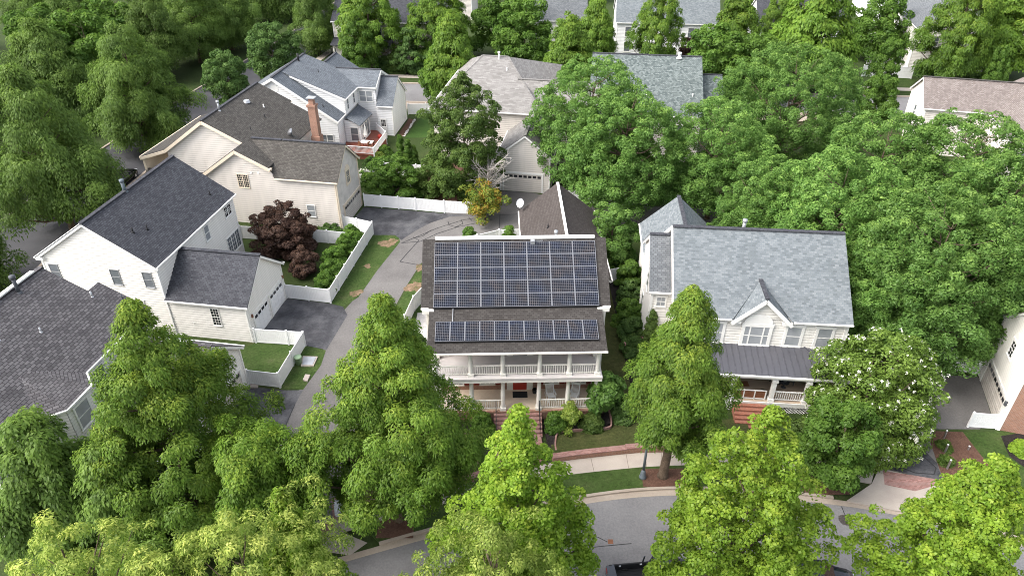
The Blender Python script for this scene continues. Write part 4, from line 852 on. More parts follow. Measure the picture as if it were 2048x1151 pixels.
# ================================================================ fawn roofed house at the right edge
H9 = House('fawn_roof_house', 'cream house with fawn shingle roof at the right edge', (51.85, 87.6), -0.245, siding=SIDE_BEIGE, roof=ROOF9, ridge=ROOF4)
H9.gable('u', 0.2, 22.0, 0.3, 8.3, 6.0, 8.75, 0.3, 0.3, ends=(1, 1)); H9.window((0.18, 4.4, 3.4), 'W', 0.75, 1.6, PANE, None, 0.12)
half_disc(H9, (0.19, 4.4, 5.1), 'W', 0.48)
H9.gable('v', -7.0, 6.5, 7.75, 17.5, 5.85, 9.3, 0.3, 0.3, ends=(1, 0), rakes=(1, 0)); H9.window((10.0, -7.02, 3.2), 'S', 1.0, 1.6, PANE); H9.done()
# ================================================================ cream garage with brick side at the right edge
a10, b10 = G(1958, 749.5), G(1995.8, 859); R10 = math.atan2(a10[1]-b10[1], a10[0]-b10[0])-math.pi/2
H10 = House('brick_side_house', 'cream garage gable with brick side wall at the right edge', (b10[0], b10[1]), R10, siding=SIDE_CREAM, roof=ROOF9)
L10 = math.hypot(a10[0]-b10[0], a10[1]-b10[1])
H10.gable('u', 0.0, 10.0, 0.0, L10, 5.7, 8.3, 0.2, 0.15, ends=(1, 0), sides=(0, 1), rakes=(1, 0))
bk = MB(); bk.poly([(0, 0, 0), (10, 0, 0), (10, 0, 5.8), (0, 0, 5.8)]); H10.part('brick_wall', bk, BRICK); H10.trim.box(-0.05, 0.10, -0.05, 0.06, 0, 5.6); H10.corner(0, L10, 0, 5.6)
H10.garage_door((-0.02, L10-3.15, 0.02), 'W', 4.6, 2.15, SIDE_BEIGE, nwin=8)
H10.window((-0.03, L10-3.15, 4.35), 'W', 0.72, 1.25, DKGLASS, (2, 4), 0.16); half_disc(H10, (-0.02, L10-3.15, 5.85), 'W', 0.5)
for v_ in (0.45, L10-0.35):
    lm = MB(); lm.box(-0.2, 0.0, v_-0.09, v_+0.09, 1.95, 2.3); H10.part('wall_lamp', lm, DARKGREY)
H10.done()
# ================================================================ houses across the back road
def far_house(name, label, loc, rz, W, D, ze, zr, roof, siding, axis='u', wins=(), porch=None):
    Hh = House(name, label, loc, rz, siding=siding, roof=roof)
    if axis == 'u': Hh.gable('u', 0, W, 0, D, ze, zr, 0.35, 0.3)
    else: Hh.gable('v', 0, D, 0, W, ze, zr, 0.35, 0.3)
    for u_, z_ in wins: Hh.window((u_, -0.02, z_), 'S', 1.0, 1.6, PANE, None, 0.12)
    if porch:
        p0, p1, dep = porch
        pr_ = MB(); pr_.slab([(p0-.3, -dep-.3, 2.95), (p1+.3, -dep-.3, 2.95), (p1+.3, -0.03, 3.6), (p0-.3, -0.03, 3.6)], 0.12); Hh.part('porch_roof', pr_, roof)
        pf_ = MB(); pf_.box(p0, p1, -dep, -0.03, 0, 0.75); Hh.part('porch_floor', pf_, COLUMN)
        n = max(2, int((p1-p0)/3)+1)
        for k in range(n): column(Hh.root, p0+0.2+(p1-p0-0.4)*k/(n-1), -dep+0.2, 0.75, 2.83, 0.13)
        for k in range(n-1):
            if k != n-2: railing(Hh.root, (p0+0.2+(p1-p0-0.4)*k/(n-1), -dep+0.2, 0.75), (p0+0.2+(p1-p0-0.4)*(k+1)/(n-1), -dep+0.2, 0.75))
        s_ = MB(); x_ = p1-1.6
        for k in range(5): s_.box(x_-0.8, x_+0.8, -dep-0.3*(k+1), -dep-0.3*k, 0, 0.62-0.13*k)
        Hh.part('brick_steps', s_, STEPBRICK)
    Hh.done(); return Hh
far_house('far_porch_house', 'cream house with columned porch and brick steps under a drooping tree', (-31.5, 131.0), -0.08, 21.0, 10, 6.3, 9.6, ROOF3, SIDE_BEIGE, 'u', ((3, 3.9), (8, 3.9), (14, 1.2), (14, 3.9), (18, 1.2), (18, 3.9)), (0.2, 10.5, 2.6))
far_house('far_grey_house', 'house with plain grey roof peeking over the trees at the top edge', (4.0, 133.0), -0.08, 9.0, 9.5, 6.0, 11.0, ROOF2B, SIDE_CREAM, 'u', ((2, 3.6), (6, 3.6)))
far_house('far_gable_house', 'wide house with pale blue grey roof behind drooping trees at the top', (18.6, 131.5), -0.08, 17.5, 11, 6.0, 11.5, ROOF2, SIDE_WHITE, 'u', ((2, 3.6), (5, 3.6), (9, 3.6), (13, 3.6), (2, 1.0), (13, 1.0)))
far_house('far_dark_house', 'house with dark blue roof glimpsed between the trees', (44.0, 132.5), -0.1, 15.0, 10, 5.6, 9.0, ROOF3, SIDE_WHITE, 'u', ((2, 3.4), (6, 3.4), (10, 3.4), (6, 1.0)))
far_house('far_blue_house', 'slate blue roofed house beyond the tall olive tree', (-23.5, 160.0), -0.08, 15.0, 10, 6.0, 9.5, ROOF3, SIDE_BEIGE, 'u', ((3, 3.4), (8, 3.4)))
far_house('far_corner_house', 'tall white house with grey roof in the top right corner', (67.2, 122.5), -0.2, 12.0, 22, 7.2, 11.0, ROOF2B, SIDE_CREAM, 'v', ((3, 4.4),))
far_house('far_white_house', 'broad white building behind the corner house at the top edge', (74.0, 158.0), -0.2, 18.0, 12, 9.0, 13.0, ROOF7, SIDE_WHITE, 'u', ((3, 5), (8, 5)))
far_house('far_edge_house', 'white house cut by the top right edge behind the broad oak', (96.0, 138.0), -0.2, 12.0, 10, 6.5, 10.0, ROOF2B, SIDE_WHITE, 'u', ((3, 4), (8, 4)))
# ================================================================ ground, streets and yards
sheet('ground', [(-900, -300), (900, -300), (900, 1500), (-900, 1500)], GRASS_DK, 0.0)
kl = smooth_path([(-46, 5), (-34, 14), (-22, 21.3), (-14, 25.0), (-7.9, 27.3), (-1.5, 29.4), (4.3, 30.8), (9.1, 31.5), (14, 31.5), (19.5, 31.0), (24.7, 29.9), (32, 27.2), (42, 22), (55, 14)], 4)   # gutter edge
near = offset(kl, -9.6)
band('street', near, kl, ASPH, 0.012)
gut = offset(kl, 0.45); band('gutter', kl, gut, KERBM, 0.020)
def cut(path, x0, x1): return [p for p in path if x0 <= p[0] <= x1]
kb = offset(kl, 0.62)
for x0, x1 in ((-9.3, 21.5),): band('kerb', cut(gut, x0, x1), offset(cut(gut, x0, x1), 0.2), KERBM, 0.15, 0.14)
band('kerb', cut(gut, 28.0, 56), offset(cut(gut, 28.0, 56), 0.2), KERBM, 0.15, 0.14)
swf = smooth_path([(-10.4, 28.7), (-7.9, 29.6), (-4.7, 30.7), (-0.5, 32.2), (3.0, 33.1), (7.9, 33.8), (10.1, 34.0), (13.1, 34.1), (16.5, 34.0), (19.5, 33.5), (21.6, 33.1), (23.8, 32.5)], 4)
swb = smooth_path([(-11.3, 29.8), (-7.3, 31.1), (-4.7, 31.9), (-0.9, 33.2), (2.8, 34.3), (7.9, 35.1), (10.4, 35.25), (13.4, 35.3), (16.8, 35.2), (19.9, 34.7), (22.0, 34.3), (24.6, 33.8)], 4)
strip_lo = offset(cut(gut, -9.2, 21.4), 0.205)
band('planting_strip', strip_lo, [p for p in swf if -9.4 < p[0] < 22.6], GRASS, 0.11, 0.1)
band('sidewalk', swf, swb, CONC, 0.125, 0.11)
jn = MB()
for i in range(2, len(swf)-1, 2): jn.beam((swf[i][0], swf[i][1]+0.02, 0.1225), (swb[min(i, len(swb)-1)][0], swb[min(i, len(swb)-1)][1]-0.02, 0.1225), 0.03, 0.012)
tag(jn.build('sidewalk_joints', plain('joint_dark', (0.16, 0.13, 0.11), 0.9)), kind='structure')
for c, r_, nm in (((10.2, 33.05), 1.55, 'a'), ((-7.2, 29.05), 1.15, 'b'), ((20.6, 32.4), 1.5, 'c')):
    sheet('mulch_bed', [(c[0]-r_, c[1]-0.85), (c[0]+r_, c[1]-0.85), (c[0]+r_*0.9, c[1]+0.75), (c[0]-r_*0.95, c[1]+0.7)], MULCH_R, 0.118)
# aprons
sheet('driveway_apron', [(21.6, 31.05), (25.1, 30.1), (29.5, 28.6), (31.5, 30.2), (28.7, 32.4), (24.9, 33.85), (23.8, 32.45)], CONC, 0.13, 0.12)
sheet('brick_apron', [G2(1765, 943), G2(1768, 971), G2(1829, 984), G2(1885, 968), G2(1872, 960)], PAVER, 0.134)
sheet('driveway_apron', [G2(620, 1046), G2(667, 1034), G2(690, 1066), G2(735, 1085), G2(700, 1110), G2(560, 1090)], CONC, 0.03)
sheet('brick_apron', [G2(623, 1049), G2(666, 1041), G2(668, 1057), G2(640, 1070), G2(590, 1070)], PAVER, 0.036)
# alley
sheet('alley', [G2(620, 1046), G2(667, 1033), (-11.5, 31.6), (-11.2, 40), (-10.9, 50.8), (-10.5, 53.1), (-9.9, 56.4), (-9.0, 60.3), (-7.6, 63.0), (-5.5, 65.2), (-2.5, 66.4), (2, 67.4), (10, 68.3), (26, 67.5), (50, 64), (50, 69), (26, 72), (8, 72.8), (2.5, 76.0), (-1.2, 76.6), (-1.5, 71.8), (-6.8, 71.4), (-11.5, 66.5), (-12.6, 62), (-13.4, 58), (-14.4, 54.2), (-15.3, 51.5), (-15.9, 44.4), (-16.4, 41.8), (-16.4, 36)], ASPH_OLD, 0.010)
sheet('driveway', [G2(690, 457), G2(728, 414), G2(832, 422), G2(889, 427), G2(945, 431), G2(900, 433), G2(860, 446), G2(830, 462), G2(803, 480), G2(790, 470), G2(748, 470)], ASPH_SEAL, 0.018)
sheet('driveway', [G2(573, 596), G2(660, 607), G2(686, 613), G2(695, 630), G2(653, 699), G2(607, 690), G2(528, 660)], ASPH_SEAL, 0.018)
sheet('driveway', [G2(470, 806), G2(497, 771), G2(520, 775), G2(570, 780), G2(606, 780), G2(590, 809), G2(569, 857), G2(552, 905), G2(535, 1000), G2(430, 960), G2(430, 850)], ASPH_SEAL, 0.018)
cr = MB()
def crack(pts, wd=0.07, z=0.021):
    P = [(*G2(*p), z) for p in pts]
    for a, b in zip(P, P[1:]): cr.beam(a, b, wd, 0.006)
for c in ([(803, 486), (830, 475), (875, 456), (926, 440), (985, 431), (1058, 427)], [(803, 486), (840, 483), (875, 467), (918, 453), (960, 445), (985, 439)], [(826, 474), (838, 480)], [(896, 443), (898, 450), (912, 454), (926, 447), (922, 439)], [(937, 434), (944, 442)], [(838, 481), (820, 500), (800, 523), (838, 530)], [(1000, 428), (998, 470)], [(590, 808), (578, 835), (569, 857)], [(863, 460), (845, 472), (828, 476)]): crack(c)
for c in ([(1756, 925), (1790, 930), (1830, 945), (1868, 948), (1872, 935), (1850, 915), (1832, 905)], [(1840, 870), (1845, 890), (1836, 895)]): crack(c, 0.08)
for c in ([(1160, 1097), (1200, 1092), (1263, 1086)], [(1683, 1012), (1688, 1025), (1692, 1032)], [(1713, 1113), (1722, 1135), (1724, 1151)], [(1195, 1073), (1215, 1083)]): crack(c, 0.05, 0.016)
tag(cr.build('tar_seams', TAR), kind='structure')
sheet('driveway', [(25.0, 34.0), (28.8, 32.5), (29.9, 33.6), (29.6, 36.2), (30.4, 37.6), (33.8, 37.6), G2(1983, 830), G2(1960, 760), G2(1955, 752), G2(1877, 749), (31, 45.5), (30.2, 42.5), (27.5, 40), (25.4, 37)], ASPH_OLD, 0.012)
sheet('driveway', [(25.0, 34.05), (28.7, 32.65), (29.1, 34.4), (28.6, 36.2), (26, 36.6)], ASPH_SEAL, 0.018)
# left road
rr = smooth_path([(-45, 30), (-46, 45), (-46.3, 60), (-45.8, 75), (-44.2, 92), (-41, 112), (-37.6, 130.5), (-35.4, 144), (-32.5, 168), (-28, 200)], 4)
band('side_road', rr, offset(rr, 9.2), ASPH_DARK, 0.012); band('kerb', offset(rr, -0.3), rr, KERBM, 0.14, 0.13); band('kerb', offset(rr, 9.2), offset(rr, 9.5), KERBM, 0.14, 0.13)
band('sidewalk', offset(rr, -3.8), offset(rr, -2.4), CONC, 0.02)
rt = [(-36.0, 109.6), (-16.1, 107.35), (-13.4, 107.2), (20, 104.0), (57.4, 101.0), (95, 97.5)]; rf = [(-34.5, 117.8), (-17.8, 116.0), (-12.8, 115.6), (20, 112.8), (60.7, 109.5), (98, 106)]
band('back_road', rt, rf, ASPH, 0.012)
band('kerb', rf, offset(rf, 0.4), KERBM, 0.14, 0.13); band('kerb', offset(rt, -0.4), rt, KERBM, 0.14, 0.13)
band('planting_strip', offset(rf, 0.42), offset(rf, 3.0), GRASS_DK, 0.03); band('sidewalk', offset(rf, 3.02), offset(rf, 4.6), CONC, 0.035); band('lawn', offset(rf, 4.62), offset(rf, 9.5), GRASS, 0.02)
band('driveway', offset(rt, -3.2), offset(rt, -0.42), KERBM, 0.03)
sheet('front_path', [(-24.8, 122.3), (-23.6, 122.2), (-23.5, 128.0), (-24.7, 128.0)], CONC, 0.028)
# lawns
sheet('lawn', [(-11.0, 93), (-14.6, 92.8), (-13.0, 101.5), (-9.0, 102.5), (-2.5, 101), (-3.0, 88), (-8.5, 86)], GRASS_LUSH, 0.012)
stn = MB(); sb_ = [(-15.7, 93.6), (-14.9, 93.2), (-14.5, 96.5), (-14.1, 99.6), (-14.9, 100.3)]; sheet('stone_border', sb_, MULCH_R, 0.02)
sheet('lawn', [G2(747, 470), G2(775, 468), G2(798, 474), G2(800, 484), G2(755, 540), G2(717, 594), G2(688, 613), G2(663, 607)], GRASS, 0.016)
 
sheet('lawn', [(-10.6, 50.8), (-10.3, 53.1), (-9.7, 56.4), (-8.8, 60.3), (-7.5, 62.6), (-5.6, 62.6), (-5.9, 50), (-8.6, 47.5), (-8.6, 42), (-10.8, 42)], GRASS, 0.016)
 
def blob(name, px, py, rx, ry, mat, z, seed):
    r_ = random.Random(seed); c = G2(px, py); ph = [r_.random()*6.28 for _ in range(4)]; P = []
    for k in range(40):
        a = k*math.pi/20; f = 1+0.22*math.sin(2*a+ph[0])+0.16*math.sin(3*a+ph[1])+0.10*math.sin(7*a+ph[2])+0.08*math.sin(13*a+ph[3]); P.append((c[0]+rx*f*math.cos(a), c[1]+ry*f*math.sin(a)))
    return sheet(name, P, mat, z)
blob('straw_patch', 776, 486, 0.8, 0.9, STRAW, 0.021, 1); blob('straw_patch', 712, 586, 0.6, 0.5, STRAW, 0.021, 2); blob('straw_patch', 735, 532, 0.35, 0.35, STRAW, 0.021, 5)
blob('straw_patch', 829, 574, 0.75, 0.95, STRAW, 0.021, 3); blob('straw_patch', 840, 535, 0.35, 0.8, STRAW, 0.021, 4)
sheet('gravel_path', [(-8.4, 41.5), (-8.4, 52), (-6.3, 52), (-6.3, 41.5)], GRAVEL, 0.02)
sheet('lawn', [G2(512, 685), G2(578, 689), G2(610, 692), G2(561, 775), G2(499, 768), G2(478, 700)], GRASS, 0.012)
sheet('lawn', [G2(612, 692), G2(652, 700), G2(642, 730), G2(606, 779), G2(570, 776), G2(561, 776)], GRASS, 0.014)
sheet('mulch_bed', [(-13.5, 72.6), (-4.0, 72.2), (-2.5, 77), (-4, 84), (-9, 85), (-13, 80)], MULCH_R, 0.008)
sheet('mulch_bed', [(-20, 57.5), (-15.8, 60), (-14.8, 63.5), (-19.5, 63), (-23, 61)], GRASS_DK, 0.012)
sheet('mulch_bed', [(29.6, 36.4), (28.8, 33.0), (30.2, 32.2), (32.6, 33.0), (32.4, 37.3), (30.5, 37.4)], MULCH_R, 0.02)
sheet('lawn', [(32.4, 37.3), (32.6, 33.0), (31.3, 31.6), (36, 29.0), (52, 24), (60, 34), (37, 37.4), (35.1, 37.4)], GRASS, 0.016)
sheet('mulch_bed', [(34.9, 36.9), (34.4, 35.0), (35.0, 33.6), (36.5, 33.2), (48, 33.5), (48, 37.2), (37, 37.3)], MULCH, 0.03)
sheet('mulch_bed', [(28, 44.5), (33, 45), (36.2, 49), (33, 53), (27, 52)], MULCH_R, 0.008)
# front yard of the brick porch house: rises to the retaining wall
def lawn_strip(name, A, B, za, zb, mat, n=8):
    m = MB()
    for i in range(len(A)-1):
        for k in range(n):
            t0, t1 = k/n, (k+1)/n; f = lambda P, Q, t: (P[0]+(Q[0]-P[0])*t, P[1]+(Q[1]-P[1])*t, za+(zb-za)*t)
            m.poly([f(A[i], B[i], t0), f(A[i+1], B[i+1], t0), f(A[i+1], B[i+1], t1), f(A[i], B[i], t1)])
    return tag(m.build(name, mat), kind='structure')
wallA = offset([p for p in swb if 2.2 < p[0] < 17.0], 0.42)
lawn_strip('lawn', wallA, [(p[0]+0.3*(1 if p[0] > 4 else 0), 37.6+0.06*p[0]) for p in wallA], 0.46, 0.10, GRASS_DRY)
wallB = offset([p for p in swb if -10.6 < p[0] < -1.4], 0.42)
lawn_strip('lawn', wallB, [(p[0], 37.6+0.02*p[0]) for p in wallB], 0.42, 0.09, GRASS_DRY)
sheet('lawn', [(6.25, 38.0), (11.2, 38.2), (11.3, 62), (7.0, 62), (6.6, 50)], GRASS_DRY, 0.10, 0.09)
sheet('lawn', [(12.0, 35.9), (24, 36.0), (24.5, 42.5), (12.0, 42.5)], GRASS_DK, 0.06)
sheet('brick_walk', [(-1.62, 36.75), (2.05, 36.85), (2.3, 34.45), (-1.45, 33.25)], PAVER, 0.20, 0.19)
o1c, o1s = math.cos(0.024), math.sin(0.024)
def P1(u_, v_, z_=0): return (0.378+o1c*u_-o1s*v_, 38.238+o1s*u_+o1c*v_, z_)
sheet('mulch_bed', [P1(-6.3, 0.0)[:2], P1(-1.74, 0.0)[:2], P1(-1.98, -4.4)[:2], P1(-2.75, -4.2)[:2], P1(-2.9, -2.0)[:2], P1(-3.4, -1.35)[:2], P1(-6.4, -1.3)[:2]], MULCH, 0.235, 0.2)
sheet('mulch_bed', [P1(1.80, 0.02)[:2], P1(5.85, 0.02)[:2], P1(6.0, 1.6)[:2], P1(6.7, 1.5)[:2], P1(6.75, -0.5)[:2], P1(6.1, -1.0)[:2], P1(3.3, -1.15)[:2], P1(2.75, -1.5)[:2], P1(2.55, -2.6)[:2], P1(2.62, -3.5)[:2], P1(2.2, -3.6)[:2]], MULCH, 0.335, 0.3)
def edging(name, pts, label):
    m = MB(); P = smooth_path(pts, 5); L = [(p[0], p[1]) for p in P]
    for a, b in zip(L, L[1:]): m.beam((a[0], a[1], 0.30), (b[0], b[1], 0.30), 0.11, 0.22)
    return tag(m.build(name, PAVER), label, 'edging')
edging('brick_edging', [P1(u_, v_) for u_, v_ in ((6.72, 1.6), (6.8, -0.5), (6.15, -1.05), (3.4, -1.2), (2.8, -1.5), (2.58, -2.6), (2.66, -3.55))], 'curved brick edging round the dry lawn right of the brick walk')
edging('brick_edging', [P1(u_, v_) for u_, v_ in ((-6.4, -1.35), (-3.5, -1.42), (-2.95, -2.0), (-2.78, -3.2), (-2.8, -4.2))], 'curved brick edging on the patchy lawn left of the brick walk')
sheet('mulch_bed', [P1(8.9, 4.0)[:2], P1(10.4, 4.2)[:2], P1(10.8, 22)[:2], P1(9.3, 22)[:2], P1(9.0, 9)[:2]], MULCH, 0.115)
# brick retaining walls
def low_wall(path, h, label, wd=0.38):
    t = thing('retaining_wall', label, 'low wall', (path[0][0], path[0][1], 0))
    o = Vector((path[0][0], path[0][1])); b_, c_ = MB(), MB(); A, B = offset(path, 0.03), offset(path, wd)
    A2, B2 = offset(path, -0.01), offset(path, wd+0.05)
    for i in range(len(path)-1):
        b_.slab([(A[i][0]-o.x, A[i][1]-o.y, h-0.08), (A[i+1][0]-o.x, A[i+1][1]-o.y, h-0.08), (B[i+1][0]-o.x, B[i+1][1]-o.y, h-0.08), (B[i][0]-o.x, B[i][1]-o.y, h-0.08)], h-0.09)
        c_.slab([(A2[i][0]-o.x, A2[i][1]-o.y, h), (A2[i+1][0]-o.x, A2[i+1][1]-o.y, h), (B2[i+1][0]-o.x, B2[i+1][1]-o.y, h), (B2[i][0]-o.x, B2[i][1]-o.y, h)], 0.078)
    b_.build('brick_face', BRICK, t); c_.build('brick_cap', PAVER, t)
wk = min(i for i, p in enumerate(swb) if p[0] > 6.8)
low_wall([p for p in swb[:wk+1] if p[0] > 2.2], 0.56, 'low brick retaining wall along the sidewalk beside the brick walk')
low_wall([p for p in swb[wk:] if p[0] < 17.0], 0.64, 'higher brick retaining wall stepping up behind the lamp post')
low_wall([p for p in swb if -10.6 < p[0] < -1.4], 0.52, 'low brick retaining wall under the big oak left of the brick walk')
# pebble bed with brick border at the alley mouth
pb = MB(); q = [G(665, 1000, 0.1), G(668, 1034, 0.1), G(678, 1037, 0.1), G(720, 1026, 0.1), G(735, 1000, 0.1), G(690, 992, 0.1)]
sheet('pebble_bed', [p[:2] for p in q], PEBBLE, 0.14, 0.13)
for a, b in zip(q[:4], q[1:4]): pb.beam((a[0], a[1], 0.1), (b[0], b[1], 0.1), 0.12, 0.2)
pb.beam((q[5][0], q[5][1], .1), (q[0][0], q[0][1], .1), 0.12, 0.2); tag(pb.build('brick_edging', PAVER), 'dark brick border round the white pebble bed', 'edging')
stn = MB(); stn.lathe([(0.02, 0), (0.22, 0.05), (0.26, 0.2), (0.15, 0.34), (0.02, 0.38)], 9); so_ = stn.build('garden_stone', STRAW, None, True); so_.location = G(686, 999, 0.14); tag(so_, 'tan garden stone on the white pebble bed', 'stone')
gr_ = random.Random(3)
rk = MB()
for k in range(60):
    f = gr_.random(); x, y = -14.75+0.75*f+gr_.uniform(-.12, .12), 93.3+6.4*f; r_ = gr_.uniform(0.07, 0.16); rk.lathe([(0.01, 0.0), (r_, 0.03), (r_*0.8, r_*0.8), (0.01, r_)], 6, (x, y, 0.01))
tag(rk.build('border_stones', GRAVEL), 'row of pale border stones beside the bright lawn', 'stones', kind='stuff')
# ================================================================ fences
def fence(label, path, h=1.5, mat=WHITE, step=2.3, posts=True, group='white vinyl fences'):
    t = thing('vinyl_fence', label, 'fence', (path[0][0], path[0][1], 0), 0, group); o = path[0]
    pts = []
    for i in range(len(path)-1):
        a, b = Vector(path[i]), Vector(path[i+1]); n = max(1, round((b-a).length/step))
        for k in range(n): pts.append(a+(b-a)*(k/n))
    pts.append(Vector(path[-1])); pts = [p-Vector(o) for p in pts]
    for p in pts:
        m = MB(); m.box(p.x-0.065, p.x+0.065, p.y-0.065, p.y+0.065, 0, h+0.06)
        m.tube([(p.x, p.y, h+0.06), (p.x, p.y, h+0.075), (p.x, p.y, h+0.14)], [0.11, 0.11, 0.015], 4); m.build('post', mat, t)
    for a, b in zip(pts, pts[1:]):
        d = b-a; L = d.length
        if L < 0.3: continue
        d.normalize(); s_ = a+d*0.067; e = b-d*0.067; m = MB(); n = max(2, int(L/0.16))
        m.beam((s_.x, s_.y, h-0.06), (e.x, e.y, h-0.06), 0.055, 0.12); m.beam((s_.x, s_.y, 0.13), (e.x, e.y, 0.13), 0.055, 0.14)
        for k in range(n):
            p0, p1 = s_+(e-s_)*((k+0.04)/n), s_+(e-s_)*((k+0.96)/n); w_ = 0.030 if k % 2 else 0.036
            m.beam((p0.x, p0.y, h/2+0.01), (p1.x, p1.y, h/2+0.01), w_, h-0.28)
        m.build('panel', mat, t)
    return t
fence('long white fence along the back of the sealed driveway below the dogwood', [G2(730, 412), G2(832, 420.5), G2(889, 425.7), G2(945, 428.6), G2(968, 427)])
fence('white fence wrapping the green hedge beside the alley', [G2(689, 456.5), G2(716, 462), G2(746.6, 468.8), G2(662, 606), G2(574.5, 595.8)])
fence('white fence half hidden behind the purple maple', [G2(484, 477), G2(560, 481), G2(634.8, 485.2), G2(657, 486.2), G2(712, 492)])
fence('white fence round the small lawn in front of the double garage', [G2(513, 685), G2(578, 689), G2(611, 691.5), G2(561, 775), G2(500, 768)], 1.45)
fence('white fence sloping along the left side of the brick house', [G2(849, 600), G2(829, 622), G2(812, 660)], 1.6)
fence('short white fence beside the air conditioners', [(-6.05, 41.0), (-8.3, 40.9)], 1.55)
fence('white fence showing above the ridge of the solar house', [(-5.7, 62.8), (-3.5, 63.4), (-1.3, 64.5), (1.0, 64.6)], 1.5)
fence('white fence behind the brown garage under the trees', [G2(1120, 404), G2(1195, 408.5), G2(1294, 412)], 1.5)
fence('small grey white fence between the brown garage and pale roofed house', [(8.9, 56.8), (10.9, 57.4)], 1.5)
fence('white fence by the leaning trunk at the garage corner', [(36.4, 50.6), G2(1900, 739.5), G2(1958, 749)], 1.35)
fence('short white fence panel on the lawn at the brick side wall', [G2(1935, 853.5), G2(1992, 857.5)], 1.4)
fence('white fence at the far end of the bright green lawn', [G2(817, 229), G2(853, 228.5), (-4.5, 102.5)], 1.6)
fence('white fence behind the dogwood below the deck', [(-17.2, 78.2), (-15.5, 81.0), (-11.6, 80.4), (-10.6, 80.2), (-11.7, 75.5)], 1.6)
fence('farthest white fence under the round tree in the top right', [(66.5, 141), (73.0, 140)], 1.9, group='white fences across the back road')
fence('middle white fence across the road in the top right', [(62.3, 127), (69.4, 126)], 1.9, group='white fences across the back road')
fence('nearest white fence across the road in the top right', [(58.5, 119.8), (66.2, 118.6)], 1.9, group='white fences across the back road')
# ================================================================ small things
lp = thing('street_lamp', 'blue grey street lamp post on the planting strip by the oak', 'street lamp', (8.72, 33.0, 0.11))
m = MB(); m.lathe([(0.24, 0), (0.24, 0.12), (0.19, 0.2), (0.17, 0.5), (0.13, 0.62), (0.1, 0.75)], 12); m.build('base', LAMPM, lp, True)
m = MB(); m.lathe([(0.095, 0.75), (0.085, 2.2), (0.065, 4.0), (0.10, 4.05), (0.06, 4.2)], 12); m.build('pole', LAMPM, lp, True)
m = MB(); m.lathe([(0.08, 4.2), (0.17, 4.3), (0.22, 4.6), (0.16, 4.85)], 12); m.build('lamp_globe', LIGHTCLR, lp, True); m = MB(); m.lathe([(0.24, 4.86), (0.12, 5.0), (0.02, 5.15)], 12); m.build('lamp_cap', LAMPM, lp, True)
def rocker(loc, rz, label):
    t = thing('rocking_chair', label, 'chair', loc, rz, 'white rocking chairs on the brick porch')
    m = MB()
    for k in range(6): m.box(-0.27, 0.27, -0.26+k*0.09, -0.19+k*0.09, 0.40, 0.43)
    m.build('seat', WHITE, t); m = MB(); y0, z0, y1, z1 = 0.26, 0.42, 0.46, 1.15
    for k in range(7): x = -0.24+0.08*k; m.beam((x, y0, z0), (x, y1, z1), 0.035, 0.02)
    m.beam((-0.3, y1, z1), (0.3, y1, z1), 0.05, 0.12); m.beam((-0.29, y0, z0), (-0.29, y1, z1), 0.05, 0.05); m.beam((0.29, y0, z0), (0.29, y1, z1), 0.05, 0.05); m.build('backrest', WHITE, t)
    for s_ in (-1, 1):
        m = MB(); m.beam((0.30*s_, -0.30, 0.66), (0.30*s_, 0.34, 0.66), 0.09, 0.03); m.build('armrest', WHITE, t)
        m = MB(); m.beam((0.27*s_, -0.26, 0.05), (0.29*s_, -0.26, 0.65), 0.045, 0.045); m.build('leg', WHITE, t); m = MB(); m.beam((0.27*s_, 0.27, 0.05), (0.27*s_, 0.27, 0.42), 0.045, 0.045); m.build('leg', WHITE, t)
        m = MB(); pr_ = [(0.27*s_, -0.5+0.2*k, 0.03+0.02*abs(k-2.6)**1.6) for k in range(7)]
        for a, b in zip(pr_, pr_[1:]): m.beam(a, b, 0.04, 0.05)
        m.build('runner', WHITE, t)
rocker(P1(2.5, 1.15, 1.18), 0.25, 'white rocking chair on the porch nearer the red door'); rocker(P1(4.2, 1.15, 1.18), -0.35, 'white rocking chair on the porch farther from the red door')
m = MB(); m.box(-0.55, 0.55, -0.33, 0.33, 0, 0.02); o = m.build('doormat', MATM); o.location = P1(0.26, 1.72, 1.185); o.rotation_euler[2] = 0.024; tag(o, 'black doormat in front of the red door', 'doormat')
m = MB(); m.box(-0.5, 0.5, -0.3, 0.3, 0, 0.02); o = m.build('doormat', WOOD); o.location = P2(5.7, -0.9, 1.005); tag(o, 'brown doormat on the metal roofed porch', 'doormat')
m = MB(); m.lathe([(0.02, 0), (0.16, 0.02), (0.2, 0.3), (0.19, 0.36), (0.15, 0.36), (0.13, 0.3)], 10); o = m.build('flower_pot', MATM, None, True); o.location = P1(1.35, 1.9, 1.18); tag(o, 'small dark flower pot beside a brick porch column', 'flower pot')
for k, (a, b) in enumerate(((-7.15, 3.35), (-7.05, 2.35))):
    t = thing('air_conditioner', ['black air conditioner with round grille standing in full view by the gravel', 'black air conditioner tucked behind the short white fence'][k], 'air conditioner', P1(a, b, 0.02), 0.1*k, 'air conditioners beside the brick house')
    m = MB(); m.box(-0.40, 0.40, -0.40, 0.40, 0.05, 0.92); m.build('casing', BLACK, t); m = MB()
    for r_ in (0.1, 0.2, 0.3, 0.37): m.tube([(r_*math.cos(j*math.pi/12), r_*math.sin(j*math.pi/12), 0.95) for j in range(25)], [0.014]*25, 5, False)
    m.tube([(0, 0, 0.925), (0, 0, 0.935)], [0.38, 0.38], 24); m.build('fan_grille', DARKGREY, t)
t = thing('utility_vault', 'square grey utility vault with white concrete rim in the grass', 'utility cover', G(617, 724, 0.016))
q = [Vector(G(p[0], p[1], 0))-Vector(G(617, 724, 0)) for p in ((602, 733), (606, 713), (636, 714), (627, 733))]
